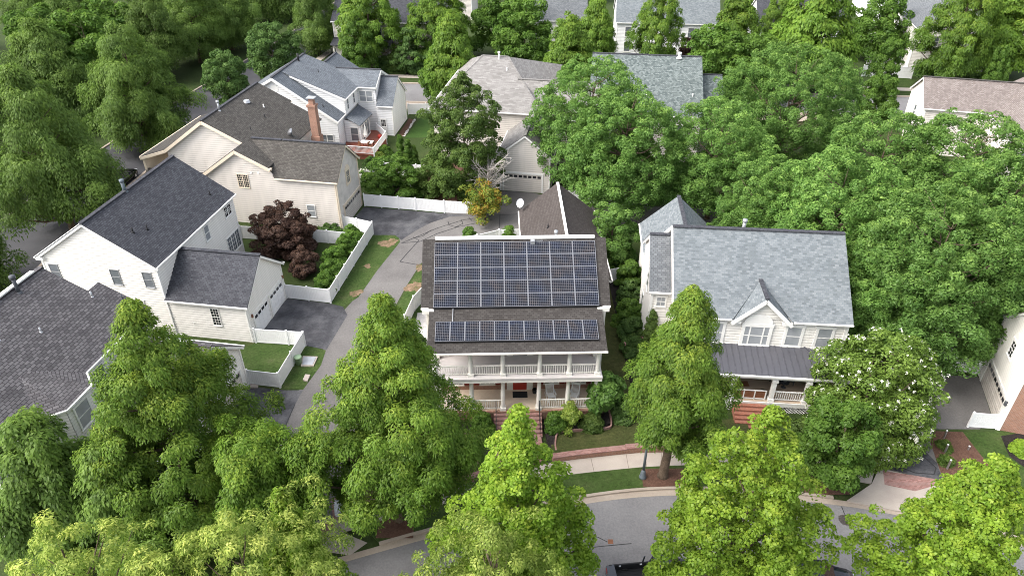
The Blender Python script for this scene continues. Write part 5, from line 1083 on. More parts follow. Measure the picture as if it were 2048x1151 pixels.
m = MB(); m.slab([(p.x, p.y, 0.10) for p in q], 0.1); m.build('concrete_rim', CONC, t); m = MB(); m.slab([(p.x*0.82, p.y*0.82, 0.13) for p in q], 0.025); m.build('lid', GREYMET, t)
m = MB(); m.lathe([(0.02, 0), (0.27, 0.02), (0.33, 0.85), (0.36, 0.87), (0.34, 0.95), (0.05, 1.0)], 12); o = m.build('green_bin', GREENP, None, True); o.location = G(598, 727, 0.015); o.scale = (.9, .9, .8); tag(o, 'pale green plastic bin by the white fence corner', 'bin')
for pts, lb in (([(606, 761), (611, 750), (621, 751), (615, 764)], 'white rectangular slab in the grass beside the alley'), ([(500, 776), (502, 769), (517, 771), (516, 776)], 'grey concrete pad at the foot of the garage fence')):
    q = [G(*p) for p in pts]; c = Vector(q[0]); m = MB(); m.slab([(p[0]-c.x, p[1]-c.y, 0.12) for p in (q if (Vector(q[1])-Vector(q[0])).cross(Vector(q[2])-Vector(q[0])).z > 0 else q[::-1])], 0.12); o = m.build('concrete_slab', CONC); o.location = (c.x, c.y, 0.012); tag(o, lb, 'slab')
for (px, py), h, lb in (((1887, 876), 0.75, 'white pipe marker at the upper end of the red mulch bed'), ((1889, 904), 0.75, 'white pipe marker in the middle of the red mulch bed'), ((1894, 936), 0.8, 'white pipe marker at the street end of the red mulch bed'), ((1936, 898), 0.3, 'short white pipe stub alone on the grass')):
    m = MB(); m.lathe([(0.07, 0), (0.07, h), (0.075, h), (0.05, h+0.05)], 10); o = m.build('pipe_marker', WHITE, None, True); o.location = G(px, py, 0.02); o['group'] = 'white pipe markers'; tag(o, lb, 'pipe')
m = MB(); m.tube([(0, 0, 0), (0, 0, 0.012)], [0.42, 0.42], 28); 
for k in range(6): m.beam((-0.35, -0.3+0.12*k, 0.016), (0.35, -0.3+0.12*k, 0.016), 0.05, 0.012)
o = m.build('manhole_cover', CAST); o.location = G(1691, 1039, 0.014); tag(o, 'round iron manhole cover in the street asphalt', 'manhole cover')
m = MB(); m.box(-0.16, 0.16, -0.16, 0.16, 0, 0.01); o = m.build('valve_cover', WOOD); o.location = G(1221, 1082, 0.014); tag(o, 'small rusty valve cover in the street asphalt', 'valve cover')
# porch furniture on the right
for k, (u_, v_, rz) in enumerate(((8.2, -0.6, 0.3), (9.3, -0.5, -0.3))):
    t = thing('porch_chair', ['dark porch chair next to the gate', 'dark porch chair beside the right column'][k], 'chair', P2(u_, v_), rz, 'dark chairs on the metal roofed porch')
    m = MB(); m.box(-0.3, 0.3, -0.3, 0.3, 0.38, 0.44); m.build('seat', DARKGREY, t); m = MB(); m.box(-0.3, 0.3, 0.26, 0.33, 0.45, 1.05); m.build('backrest', DARKGREY, t)
    for a in (-0.26, 0.26):
        for b in (-0.26, 0.26): m = MB(); m.box(a-0.03, a+0.03, b-0.03, b+0.03, 0, 0.38); m.build('leg', DARKGREY, t)
t = thing('porch_table', 'small round pedestal table between the dark porch chairs', 'table', P2(8.75, -1.0)); m = MB(); m.tube([(0,0,0.5), (0,0,0.55)], [0.35, 0.35], 16); m.build('table_top', DARKGREY, t); m = MB(); m.lathe([(0.2, 0), (0.05, 0.06), (0.05, 0.5)], 8); m.build('pedestal', DARKGREY, t)
m = MB(); m.lathe([(0.05, 0), (0.16, 0.02), (0.22, 0.32), (0.23, 0.36), (0.05, 0.33)], 12); o = m.build('planter', GREYMET, None, True); o.location = P2(8.75, -1.0, 1.55); o.scale = (.7, .7, .6); tag(o, 'grey bowl planter on the round porch table', 'planter')
m = MB(); m.lathe([(0.05, 0), (0.2, 0.02), (0.26, 0.42), (0.27, 0.5), (0.05, 0.45)], 12); o = m.build('planter', BLACK, None, True); o.location = P2(6.95, -2.2, 1.0); tag(o, 'black planter pot beside the white gate', 'planter')
# ================================================================ vehicles
def car(name, label, cat, loc, rz, pm, L=4.6, W=1.85, Hh=1.5, kind='suv', group=None):
    t = thing(name, label, cat, loc, rz, group); hw_ = W/2
    pk = kind == 'pickup'
    # lower body stations: x, top z, half width factor
    S = [(-0.5, 0.62, 0.80), (-0.485, 0.86, 0.90), (-0.44, 0.95, 0.96), (-0.2, 0.97, 1.0), (0.12, 0.96, 1.0), (0.24, 0.95, 0.99), (0.40, 0.86, 0.96), (0.475, 0.74, 0.88), (0.5, 0.55, 0.78)]
    if pk: S = [(-0.5, 1.0, 0.97), (-0.42, 1.04, 1.0), (-0.1, 1.04, 1.0), (0.15, 1.05, 1.0), (0.22, 1.06, 1.0), (0.40, 1.0, 0.97), (0.48, 0.92, 0.92), (0.5, 0.6, 0.88)]
    k_ = Hh/1.5; m = MB(); rings = []
    for x, zt, f in S:
        y = hw_*f; zt *= k_
        rings.append(m._a([(x*L, -y*0.94, 0.26), (x*L, -y, 0.45), (x*L, -y, zt*0.8), (x*L, -y*0.93, zt), (x*L, -y*0.5, zt+0.025), (x*L, y*0.5, zt+0.025), (x*L, y*0.93, zt), (x*L, y, zt*0.8), (x*L, y, 0.45), (x*L, y*0.94, 0.26)]))
    for a, b in zip(rings, rings[1:]):
        i_ = rings.index(a)
        for j in range(10):
            if pk and j in (3, 4, 5) and S[i_][0] < -0.05 and S[i_][0] > -0.49: continue
            m.f.append((a+j, b+j, b+(j+1) % 10, a+(j+1) % 10))
    m.f.append(tuple(rings[0]+j for j in range(10))); m.f.append(tuple(rings[-1]+j for j in reversed(range(10))))
    m.build('body', pm, t, not pk)
    if pk:
        b = MB(); b.box(-0.475*L, -0.05*L, -hw_*0.86, hw_*0.86, 0.55, 0.60); b.box(-0.475*L, -0.05*L, -hw_*0.93, -hw_*0.86, 0.55, 1.03*k_); b.box(-0.475*L, -0.05*L, hw_*0.86, hw_*0.93, 0.55, 1.03*k_); b.box(-0.07*L, -0.05*L, -hw_*0.86, hw_*0.86, 0.6, 1.03*k_)
        for q_ in range(8): b.box(-0.47*L, -0.08*L, -hw_*0.8+q_*hw_*0.21, -hw_*0.8+q_*hw_*0.21+0.06, 0.60, 0.62)
        b.build('bed_liner', BLACK, t)
        for x in (-0.36, -0.14):
            for s_ in (-1, 1): c = MB(); c.box(x*L-0.06, x*L+0.06, s_*hw_*0.84-0.02, s_*hw_*0.84+0.02, 0.92*k_, 0.98*k_); c.build('tie_hook', LIGHTCLR, t)
    c0, c1, r0_, r1_ = (-0.46, 0.24, -0.40, 0.05) if not pk else (-0.05, 0.27, -0.03, 0.12)
    zb, zt = (0.95*k_ if not pk else 1.05*k_), Hh*(1.0 if not pk else 1.22); yb, yt = hw_*0.90, hw_*0.72
    g = MB(); B_ = [(c0*L, -yb, zb), (c1*L, -yb, zb), (c1*L, yb, zb), (c0*L, yb, zb)]; T_ = [(r0_*L, -yt, zt-0.05), (r1_*L, -yt, zt-0.05), (r1_*L, yt, zt-0.05), (r0_*L, yt, zt-0.05)]
    i = g._a(B_+T_)
    for j in range(4): g.f.append((i+j, i+(j+1) % 4, i+4+(j+1) % 4, i+4+j))
    g.build('windows', DKGLASS, t)
    r = MB(); r.slab([(r0_*L-0.05, -yt-0.02, zt), (r1_*L+0.04, -yt-0.02, zt), (r1_*L+0.04, yt+0.02, zt), (r0_*L-0.05, yt+0.02, zt)], 0.055)
    for a, b in zip(B_, T_): r.beam(a, b, 0.09, 0.06)
    for x in ((-0.12,) if pk else (-0.22, -0.02)):
        for s_ in (-1, 1): r.beam((x*L, s_*(yb+0.005), zb), (x*L, s_*(yt+0.01), zt-0.04), 0.09, 0.04)
    if kind == 'suv':
        for s_ in (-1, 1): r.beam((r0_*L, s_*yt*0.95, zt+0.06), (r1_*L, s_*yt*0.95, zt+0.06), 0.04, 0.04)
    r.build('roof', pm, t)
    for x in (-0.30, 0.31):
        for s_ in (-1, 1):
            wv = MB(); y = s_*(hw_-0.11); wv.tube([(x*L, y-0.11, 0.34), (x*L, y+0.11, 0.34)], [0.34, 0.34], 16); wo = wv.build('wheel', RUBBER, t)
            h_ = MB(); h_.tube([(x*L, y+s_*0.10, 0.34), (x*L, y+s_*0.122, 0.34)], [0.2, 0.17], 12); h_.build('rim', GREYMET, wo)
    for s_ in (-1, 1):
        a = MB(); a.box(0.462*L, 0.497*L, s_*hw_*0.66-0.17, s_*hw_*0.66+0.17, 0.60*k_, 0.72*k_); a.build('headlight', LIGHTCLR, t)
        a = MB(); a.box(-0.503*L, -0.47*L, s_*hw_*0.74-0.13, s_*hw_*0.74+0.13, 0.66*k_, 0.86*k_); a.build('taillight', LIGHTRED, t)
        a = MB(); a.box(c1*L-0.45, c1*L-0.3, s_*(hw_+0.10)-0.10, s_*(hw_+0.10)+0.10, zb-0.02, zb+0.13); a.build('wing_mirror', pm, t)
    return t
car('parked_car', 'black car parked on the side road beyond the charcoal roof', 'car', (-46.6, 78.6, 0.012), math.pi/2-0.05, paint('black_paint', (0.006, 0.006, 0.008)), 4.9, 1.95, 1.65)
car('parked_suv', 'dark grey green suv parked on the road behind a street tree', 'car', (-36.6, 143.2, 0.012), math.pi/2-0.17, paint('grey_green_paint', (0.055, 0.07, 0.072)), 4.7, 1.9, 1.7)
car('parked_car', 'pale teal car mostly hidden behind the blue grey roof', 'car', (-40.1, 121.0, 0.012), math.pi/2-0.17, paint('teal_paint', (0.12, 0.2, 0.2)), 4.4, 1.8, 1.45, 'sedan')
car('pickup_truck', 'dark grey pickup truck with open bed parked under the lime trees', 'truck', (8.3, 25.0, 0.012), 0.10, paint('graphite_paint', (0.045, 0.05, 0.062)), 5.6, 1.98, 1.55, 'pickup')
car('parked_car', 'dark blue car nosing out from under the bright tree at the bottom edge', 'car', (17.3, 25.0, 0.012), -0.16, paint('navy_paint', (0.014, 0.017, 0.026)), 4.6, 1.85, 1.5)
car('parked_car', 'silver car glimpsed through the oak over the sealed driveway', 'car', (-22.5, 33.5, 0.012), 1.1, paint('silver_paint', (0.42, 0.44, 0.47)), 4.6, 1.85, 1.5, 'sedan')
# ================================================================ trees and shrubs: real leaf sprays spread through the crown
def leaf_mesh(name, P, Nn, T, Ln, Wd, tint, young, mat, bend=0.0):
    """P points, Nn normals, T long axes (arrays); one rhombic leaf spray each"""
    n = len(P); T = T-Nn*np.sum(T*Nn, 1, keepdims=True); T /= np.linalg.norm(T, axis=1, keepdims=True)+1e-9
    S = np.cross(Nn, T); L = Ln[:, None]*T*0.5; W_ = Wd[:, None]*S*0.5
    V = np.empty((n, 4, 3)); V[:, 0] = P-L; V[:, 1] = P+W_-L*0.1+Nn*(Wd*0.12)[:, None]; V[:, 2] = P+L-Nn*(Ln*bend)[:, None]; V[:, 3] = P-W_-L*0.1+Nn*(Wd*0.12)[:, None]
    me = bpy.data.meshes.new(name); me.vertices.add(4*n); me.vertices.foreach_set('co', V.ravel())
    me.loops.add(4*n); me.loops.foreach_set('vertex_index', np.arange(4*n, dtype=np.int32))
    me.polygons.add(n); me.polygons.foreach_set('loop_start', np.arange(0, 4*n, 4, dtype=np.int32)); me.update(calc_edges=True)
    for nm, a in (('tint', tint), ('young', young)):
        at = me.attributes.new(nm, 'FLOAT', 'FACE'); at.data.foreach_set('value', np.clip(a, 0, 1).astype(np.float32))
    me.materials.append(mat); return me
def profile(kind, t):
    if kind == 'cone': return np.minimum(1, 0.35+t/0.22*0.65)*np.power(np.maximum(1-t, 0), 0.72)*1.08+0.03
    if kind == 'spire': return np.minimum(1, 0.45+t/0.2*0.55)*np.power(np.maximum(1-t, 0), 0.92)*1.12+0.03
    if kind == 'tall': return np.minimum(1, 0.5+t/0.25*0.5)*np.power(np.maximum(1-t, 0), 0.58)*1.06+0.03
    if kind == 'oval': return np.sqrt(np.maximum(0, 1-np.abs(2*t-0.86)**2.1/1.3))*np.minimum(1, (1-t)/0.25+0.12)
    if kind == 'column': return np.minimum(1, 0.7+t)*np.power(np.maximum(1-t, 0), 0.45)
    if kind == 'spread': return np.sqrt(np.maximum(0, 1-(np.abs(t-0.38)/0.66)**2.3))
    if kind == 'ball': return np.sqrt(np.maximum(0.02, 1-(2*t-1)**2))
    if kind == 'dome': return np.sqrt(np.maximum(0.0, 1-np.maximum(0, t-0.15)**2*1.38))
def crown_arrays(seed, h, zb, r, kind, nb, nl, br, ln, wd, droop=0.0, rough=0.18, youngamt=0.5, flat=0.7, lean=(0, 0), inner=0.25, jit=0.42):
    rs = np.random.RandomState(seed); tt = np.linspace(0.0, 0.995, 400); pw = profile(kind, tt)+0.08; pw /= pw.sum()
    k1, k2, p1, p2 = rs.randint(2, 4), rs.randint(4, 7), rs.rand()*6, rs.rand()*6
    C, R_, O = [], [], []
    for i in range(nb):
        t = rs.choice(tt, p=pw); az = i*2.39996+rs.randn()*0.25
        R = 0.9*r*profile(kind, t)*(1+rough*0.6*math.sin(k1*az+p1+3*t)+rough*0.5*math.sin(k2*az+p2-5*t)+rough*0.5*rs.randn())
        b = br*(0.65+0.7*rs.rand())*(0.75+0.35*(1-t)); q = (0.82+0.18*rs.rand()) if rs.rand() > inner else rs.rand()**0.6*0.85
        rad = max(0.0, R*q-b*0.45); C.append((rad*math.cos(az)+lean[0]*t, rad*math.sin(az)+lean[1]*t, zb+t*(h-zb)-b*0.35)); R_.append(b); O.append((math.cos(az), math.sin(az), 0.55 if t < 0.85 else 1.2))
    C = np.array(C); TB = (C[:, 2]-zb)/(h-zb); R_ = np.array(R_); O = np.array(O); O /= np.linalg.norm(O, axis=1, keepdims=True)
    cnt = np.maximum(8, (nl*(R_/br)**2).astype(int)); idx = np.repeat(np.arange(nb), cnt); n = len(idx)
    D = rs.randn(n, 3); D /= np.linalg.norm(D, axis=1, keepdims=True)
    if droop > 0.5: D[:, 2] = np.abs(D[:, 2])*0.9-0.1
    D += O[idx]*0.5+np.array([0, 0, 0.30]); D /= np.linalg.norm(D, axis=1, keepdims=True)
    rad = R_[idx]*(0.5+0.55*rs.rand(n)**0.45)
    P = C[idx]+D*rad[:, None]*np.array([1, 1, flat])
    out = P.copy(); out[:, 2] = 0; out /= np.linalg.norm(out, axis=1, keepdims=True)+1e-6
    if droop > 0:
        hang = rs.rand(n)**1.5*R_[idx]*droop; P[:, 2] -= hang; P += out*(hang*0.12)[:, None]
        T = np.stack([np.zeros(n), np.zeros(n), -np.ones(n)], 1)*(0.5+0.5*droop)+D*0.55+rs.randn(n, 3)*0.28
        Nn = D*0.7+out*0.3+np.array([0, 0, 0.25])+rs.randn(n, 3)*0.30
    else:
        T = rs.randn(n, 3)+D*0.4; Nn = D*0.75+np.array([0, 0, 0.45])+rs.randn(n, 3)*jit
    Nn /= np.linalg.norm(Nn, axis=1, keepdims=True)
    bt = rs.rand(nb); tint = 0.52*bt[idx]+0.08+0.42*rs.rand(n)
    yb = np.clip((rs.rand(nb)-0.35)*1.4, 0, 1); tipn = np.clip((D[:, 2]-0.15)*1.3, 0, 1)*np.clip((rad/R_[idx]-0.6)*2.6, 0, 1)
    young = youngamt*tipn*(0.35+0.65*yb[idx])*rs.rand(n)**0.6*1.4*(0.45+1.0*np.clip(TB[idx], 0, 1))
    L = ln*(0.65+0.7*rs.rand(n)); W_ = wd*(0.65+0.7*rs.rand(n))
    return C, R_, (P, Nn, T, L, W_, tint, young)
def trunk_mesh(h, zb, C, r0, seed, nlimb=16, lean=(0, 0), multi=0):
    rs = np.random.RandomState(seed+5); m = MB(); top = h*0.86
    def ax(z): f = max(0.0, (z-zb)/(h-zb)); return Vector((lean[0]*f+0.06*math.sin(z*0.9), lean[1]*f+0.05*math.cos(z*0.8), z))
    if not multi:
        zs = [-0.1, 0.25, zb*0.5, zb, zb+(top-zb)*0.3, zb+(top-zb)*0.6, top]
        m.tube([ax(z) for z in zs], [r0*1.5, r0*1.08, r0*0.95, r0*0.85, r0*0.6, r0*0.36, r0*0.08], 9)
    else:
        for k in range(multi):
            a = 6.283*k/multi+rs.rand(); e = ax(h*0.7)+Vector((math.cos(a), math.sin(a), 0))*h*0.22
            b = Vector((math.cos(a)*0.15, math.sin(a)*0.15, -0.05)); m.tube([b, b.lerp(e, 0.4)+Vector((0, 0, 0.3)), e], [r0, r0*0.8, r0*0.15], 7)
    order = rs.permutation(len(C))[:nlimb]
    for i in order:
        c = Vector(C[i]); z0 = max(zb*0.8, c.z-0.55*math.hypot(c.x, c.y)-0.3); z0 = min(z0, top*0.95); a = ax(z0); rr_ = r0*(0.5-0.34*max(0, (z0-zb)/(h-zb)))
        mid = a.lerp(c, 0.5)+Vector((0, 0, -0.08*(c-a).length)); m.tube([a, mid, c], [rr_, rr_*0.62, rr_*0.18], 6)
    return m
SPECS = dict(
 oak=dict(kind='tall', nb=185, nl=420, br=1.45, ln=0.36, wd=0.12, droop=1.0, youngamt=0.25, mat=L_OAK, zb=0.14, nlimb=26, rough=0.26, inner=0.15),
 oaklime=dict(kind='cone', nb=210, nl=430, br=0.8, ln=0.20, wd=0.08, droop=0.8, youngamt=0.7, mat=L_OAKLIME, zb=0.17, nlimb=34, rough=0.30, inner=0.18),
 maple=dict(kind='spire', nb=430, nl=150, br=0.5, ln=0.17, wd=0.12, youngamt=0.6, mat=L_MAPLE, zb=0.2, nlimb=30, rough=0.36, inner=0.2, flat=0.85, jit=0.5),
 mapleround=dict(kind='oval', nb=480, nl=150, br=0.5, ln=0.165, wd=0.12, youngamt=0.5, mat=L_MAPLE, zb=0.2, nlimb=40, rough=0.34, inner=0.2, jit=0.5),
 fine=dict(kind='oval', nb=430, nl=190, br=0.46, ln=0.16, wd=0.06, youngamt=0.9, mat=L_FINE, zb=0.2, nlimb=40, rough=0.34, droop=0.25, inner=0.2),
 locust=dict(kind='spread', nb=520, nl=140, br=0.66, ln=0.25, wd=0.12, youngamt=0.5, mat=L_LOCUST, zb=0.2, nlimb=50, flat=0.85, rough=0.17, inner=0.12, jit=0.5),
 holly=dict(kind='oval', nb=330, nl=200, br=0.66, ln=0.24, wd=0.11, youngamt=0.35, mat=L_HOLLY, zb=0.05, nlimb=16, rough=0.18, jit=0.5),
 dark=dict(kind='ball', nb=130, nl=230, br=1.0, ln=0.34, wd=0.18, youngamt=0.3, mat=L_DARK, zb=0.14, nlimb=16, rough=0.14),
 faroak=dict(kind='tall', nb=190, nl=250, br=1.1, ln=0.40, wd=0.16, droop=0.9, youngamt=0.5, mat=L_OAKLIME, zb=0.16, nlimb=22),
 fargreen=dict(kind='spread', nb=110, nl=170, br=1.2, ln=0.48, wd=0.28, youngamt=0.4, mat=L_SHRUB, zb=0.18, nlimb=16),
 small=dict(kind='oval', nb=80, nl=190, br=0.6, ln=0.24, wd=0.14, youngamt=0.4, mat=L_SHRUB, zb=0.22, nlimb=16, rough=0.25),
 fir=dict(kind='cone', nb=80, nl=180, br=0.7, ln=0.32, wd=0.12, droop=0.4, youngamt=0.15, mat=L_DARK, zb=0.1, nlimb=18, flat=0.45),
)
PROTO = {}
def tree(spec, label, x, y, h, r, seed=1, name='street_tree', group=None, trunk=0.2, rz=None, lean=(0, 0), z=0.0, nbm=1.0, over=None, own=False, multi=0):
    """each tree is an Empty with its own trunk and crown; trees of a kind share leaf data at different sizes and turns"""
    key = (spec, seed); rz = (x*1.7+y*0.9) % 6.28 if rz is None else rz
    if key in PROTO and not own:
        p, ph, pr_ = PROTO[key]; t = copy_tree(p, (x, y, z), rz, label, group, (r/pr_, r/pr_, h/ph)); t['label'] = label
        t['group'] = group or 'trees of the neighbourhood'
        return t
    s = dict(SPECS[spec]); s.update(over or {}); mat = s.pop('mat'); zb = s.pop('zb')*h; nlimb = s.pop('nlimb'); s['nb'] = int(s['nb']*nbm)
    C, R_, A = crown_arrays(seed*31+7, h, zb, r, lean=lean, **s)
    t = thing(name, label, 'tree', (x, y, z), rz, group or 'trees of the neighbourhood')
    trunk_mesh(h, zb, C, trunk, seed, nlimb, lean, multi).build('trunk', BARK, t, True, False)
    o = bpy.data.objects.new('crown', leaf_mesh('crown', *A, mat)); COL.objects.link(o); o.parent = t
    if not own: PROTO[key] = (t, h, r)
    return t
def at_top(px, py, h): return G2(px, py, h)
def TT(spec, label, px, py, h, r, seed=1, **kw):
    x, y = at_top(px, py, h); return tree(spec, label, x, y, h, r, seed, **kw)
# ---- near the camera
TT('maple', 'bright lime maple rising in front of the brick walk', 1037, 815, 16.0, 4.0, 1, name='maple_tree', own=True, lean=(0, 0))
TT('mapleround', 'broad bright green maple over the street with cars beneath it', 1552, 818, 16.0, 4.45, 2, name='maple_tree', own=True, nbm=1.0, over=dict(kind='cone'))
TT('mapleround', 'round bright maple in the bottom right corner over the concrete apron', 2012, 918, 14.0, 4.25, 3, name='maple_tree', own=True, over=dict(kind='cone'))
TT('maple', 'small lime maple rising behind the pale foreground tree by the alley mouth', 556, 978, 14.0, 2.6, 4, name='maple_tree', own=True, nbm=0.8)
TT('fine', 'pale fine leaved tree filling the bottom left foreground', 450, 1020, 16.5, 4.3, 5, name='honey_locust_tree', own=True, nbm=1.1)
TT('fine', 'olive fine leaved tree at the bottom centre over the kerb', 985, 1050, 15.5, 4.1, 6, name='honey_locust_tree', own=True, over=dict(youngamt=0.5))
TT('fine', 'pale yellow tree top in the bottom left corner', 85, 1030, 16.0, 3.0, 7, name='honey_locust_tree', own=True, nbm=0.7)
TT('fine', 'small pale tree top between the corner tree and the foreground tree at the bottom', 265, 1090, 15.0, 1.9, 8, name='honey_locust_tree', own=True, nbm=0.4)
# ---- street trees on the house side
tree('oaklime', 'large lime topped oak by the white pebble bed', -7.1, 29.6, 16.8, 5.8, 11, name='oak_tree', own=True, lean=(0.5, 0.3), z=0.1, trunk=0.28, rz=0, nbm=1.8, over=dict(zb=0.24, kind='spire', rough=0.36))
tree('oaklime', 'upright lime topped oak behind the street lamp', 10.1, 33.1, 15.3, 3.9, 12, name='oak_tree', own=True, z=0.1, trunk=0.30, rz=0, nbm=1.15, over=dict(zb=0.27, rough=0.34))
tree('oaklime', 'tall lime topped oak in front of the mauve roof', *G2(258, 612, 16.6), 16.8, 6.3, 13, name='oak_tree', own=True, trunk=0.28, nbm=2.0, over=dict(kind='spire', rough=0.36))
tree('oaklime', 'shorter oak leaning over the sealed driveway beside the alley', *G2(480, 850, 10.5), 10.5, 2.7, 14, name='oak_tree', own=True, nbm=1.05, over=dict(youngamt=0.45, kind='spread', rough=0.4))
tree('oak', 'dark green oak against the bay window house at the left edge', *G2(22, 810, 12.0), 12.0, 3.6, 15, name='oak_tree', own=True, over=dict(ln=0.28, wd=0.12, br=0.9, nl=270))
tree('oak', 'low dark oak between the left edge oak and the tall lime topped oak', *G2(185, 892, 10.5), 10.5, 2.7, 16, name='oak_tree', own=True, over=dict(ln=0.28, wd=0.12, br=0.8, nl=240), nbm=0.7)
tree('small', 'small round fresh green tree on red mulch in front of the flowering crape myrtle', 20.9, 32.7, 7.0, 2.5, 17, name='maple_tree', own=True, z=0.1, trunk=0.11, over=dict(mat=L_SHRUB, nb=110, kind='oval'))
cm = tree('dark', 'big crape myrtle dotted with white flower heads beside the metal porch roof', 25.1, 37.4, 8.7, 4.55, 18, name='crape_myrtle', own=True, trunk=0.1, over=dict(kind='dome', mat=L_MYRTLE, nb=210, nl=190, br=0.85, ln=0.24, wd=0.12, zb=0.08, rough=0.12), multi=6)
C_, R__, A_ = crown_arrays(565, 8.8, 0.8, 4.75, 'dome', 420, 11, 0.13, 0.10, 0.085, 0, 0.12, 0.0, 1.1, inner=0.05)
o = bpy.data.objects.new('blossoms', leaf_mesh('blossoms', *A_, BLOSSOM)); COL.objects.link(o); o.parent = cm
# ---- right hand locusts
for k, (px, py, h, r, sd, lb) in enumerate((
 (1190, 118, 15.5, 6.6, 21, 'broad fresh green tree in front of the green grey roof'),
 (1262, 182, 14.0, 6.0, 22, 'broad tree directly behind the brown garage ridge'),
 (1602, 100, 15.0, 8.6, 23, 'largest spreading tree right of the green grey roof'),
 (1452, 205, 13.0, 5.8, 22, 'rounded tree overlapping the eave of the green grey roof'),
 (1565, 325, 11.5, 5.0, 21, 'lower spreading tree behind the ridge of the pale roofed house'),
 (1700, 320, 13.5, 6.6, 23, 'spreading tree filling the gap beyond the right end of the pale grey ridge'),
 (1790, 232, 14.0, 6.2, 22, 'spreading tree below the back road left of the fawn roof'),
 (1965, 232, 14.5, 7.0, 21, 'spreading tree hiding the eave of the fawn roof'),
 (1925, 395, 14.2, 7.2, 24, 'leaning trunked tree over the white fence corner'),
 (2055, 330, 14.0, 6.5, 23, 'spreading tree cut by the right edge'),
 (1770, 500, 9.5, 4.3, 22, 'low dark tree pressed against the right side of the pale roofed house'),
 (1830, 430, 12.0, 5.0, 24, 'tree between the leaning trunked tree and the pale roof'))):
    ln_ = (0, 0)
    TT('locust', lb, px, py, h, r, sd, name='locust_tree', lean=ln_, trunk=0.24, group='broad trees on the right', own=(k == 2), nbm=(1.8 if k == 2 else 1.15))
tree('small', 'small dark tree squeezed between the brown garage and the pale roofed house', 9.6, 60.5, 6.6, 2.7, 31, name='dogwood_tree', own=True, over=dict(mat=L_LOCUST))
# ---- middle
tree('holly', 'dense dark olive evergreen behind the long white fence', -5.3, 75.5, 14.4, 4.5, 41, name='holly_tree', own=True, over=dict(kind='oval', nb=430))
tree('holly', 'low scrubby dark evergreen at the foot of the tall one', -9.0, 76.2, 4.6, 3.0, 42, name='holly_tree', own=True, over=dict(kind='dome', nb=80))
tree('small', 'orange and yellow leaved small tree by the alley', -2.9, 69.4, 4.7, 2.1, 43, name='sumac_tree', own=True, trunk=0.08, over=dict(mat=L_ORANGE, nb=60, nl=110, ln=0.26, wd=0.12, youngamt=0.0, rough=0.5))
bt_ = thing('bare_tree', 'bare grey twigged tree beside the orange leaved one', 'tree', (-2.7, 72.2, 0), 0); rs_ = np.random.RandomState(4); m = MB()
m.tube([(0, 0, 0), (0.1, 0, 1.4), (0.2, 0.1, 4.4)], [0.13, 0.10, 0.05], 7); m.build('trunk', GREYMET, bt_)
m = MB()
for i in range(70):
    a = rs_.rand()*6.28; z0 = 1.6+rs_.rand()*3.0; L_ = 1.3+rs_.rand()*2.2; p = Vector((0.1+0.1*rs_.rand(), 0.05, z0)); d = Vector((math.cos(a), math.sin(a), 0.5+rs_.rand()*1.2)).normalized(); q = p+d*L_
    m.tube([p, p.lerp(q, .5)+Vector((rs_.randn()*.1, rs_.randn()*.1, 0)), q], [0.055, 0.04, 0.018], 4, False)
    for j in range(4): s0 = p.lerp(q, 0.4+0.15*j); e_ = s0+(d+Vector(rs_.randn(3)*0.5)).normalized()*(0.5+rs_.rand()*0.7); m.tube([s0, e_], [0.026, 0.012], 3, False)
m.build('twigs', plain('pale_twig', (0.42, 0.39, 0.36), 0.9, 0.1), bt_)
def shrub(spec, label, x, y, h, r, seed, name='shrub', over=None, z=0.0, group=None, mat=None, nbm=1.0, cat='shrub'):
    s = dict(kind='dome', nb=46, nl=170, br=0.38, ln=0.17, wd=0.10, youngamt=0.4, rough=0.15); s.update(over or {}); s['nb'] = int(s['nb']*nbm)
    C, R_, A = crown_arrays(seed*17+3, h, 0.05, r, **s); o = bpy.data.objects.new(name, leaf_mesh(name, *A, mat or L_SHRUB)); COL.objects.link(o); o.location = (x, y, z)
    return tag(o, label, cat, group)
def SG(label, px, py, h, r, seed, **kw): x, y = G2(px, py, h*0.5); return shrub('', label, x, y, h, r, seed, **kw)
tree('small', 'large purple leaved maple in the fenced yard', *G2(566, 452, 3.0), 5.4, 3.1, 51, name='purple_maple', own=True, trunk=0.13, over=dict(mat=L_PURPLE, kind='spread', nb=150, nl=210, br=0.6, ln=0.22, wd=0.13, zb=0.12, flat=0.5))
tree('small', 'small purple leaved shrub tree below the large purple maple', *G2(606, 522, 1.6), 3.2, 1.45, 52, name='purple_maple', own=True, trunk=0.07, over=dict(mat=L_PURPLE, kind='oval', nb=60, nl=150, br=0.4, ln=0.18, wd=0.11, zb=0.1, youngamt=0.8))
for k, (px, py, h, r, lb) in enumerate(((702, 470, 2.3, 1.15, 'hedge shrub at the top end of the fenced row'), (688, 490, 2.2, 1.1, 'hedge shrub second from the top of the fenced row'), (672, 512, 2.3, 1.25, 'hedge shrub in the middle of the fenced row'), (660, 540, 2.2, 1.2, 'hedge shrub second from the bottom of the fenced row'), (648, 566, 2.0, 1.1, 'hedge shrub at the bottom corner of the fenced row'), (660, 515, 1.9, 1.0, 'hedge shrub tucked beside the small purple tree'))):
    SG(lb, px, py, h, r, 60+k, name='hedge_shrub', group='green hedge shrubs inside the white fence')
SG('low ivy strip along the beige garage wall behind the fence', 660, 455, 0.9, 1.4, 67, name='ivy_shrub', mat=L_DARK)
tree('small', 'wide layered dogwood behind the long white fence', *G2(782, 352, 2.5), 4.9, 3.4, 53, name='dogwood_tree', own=True, over=dict(kind='spread', nb=130, nl=200, br=0.65, ln=0.26, wd=0.15, zb=0.08, flat=0.42))
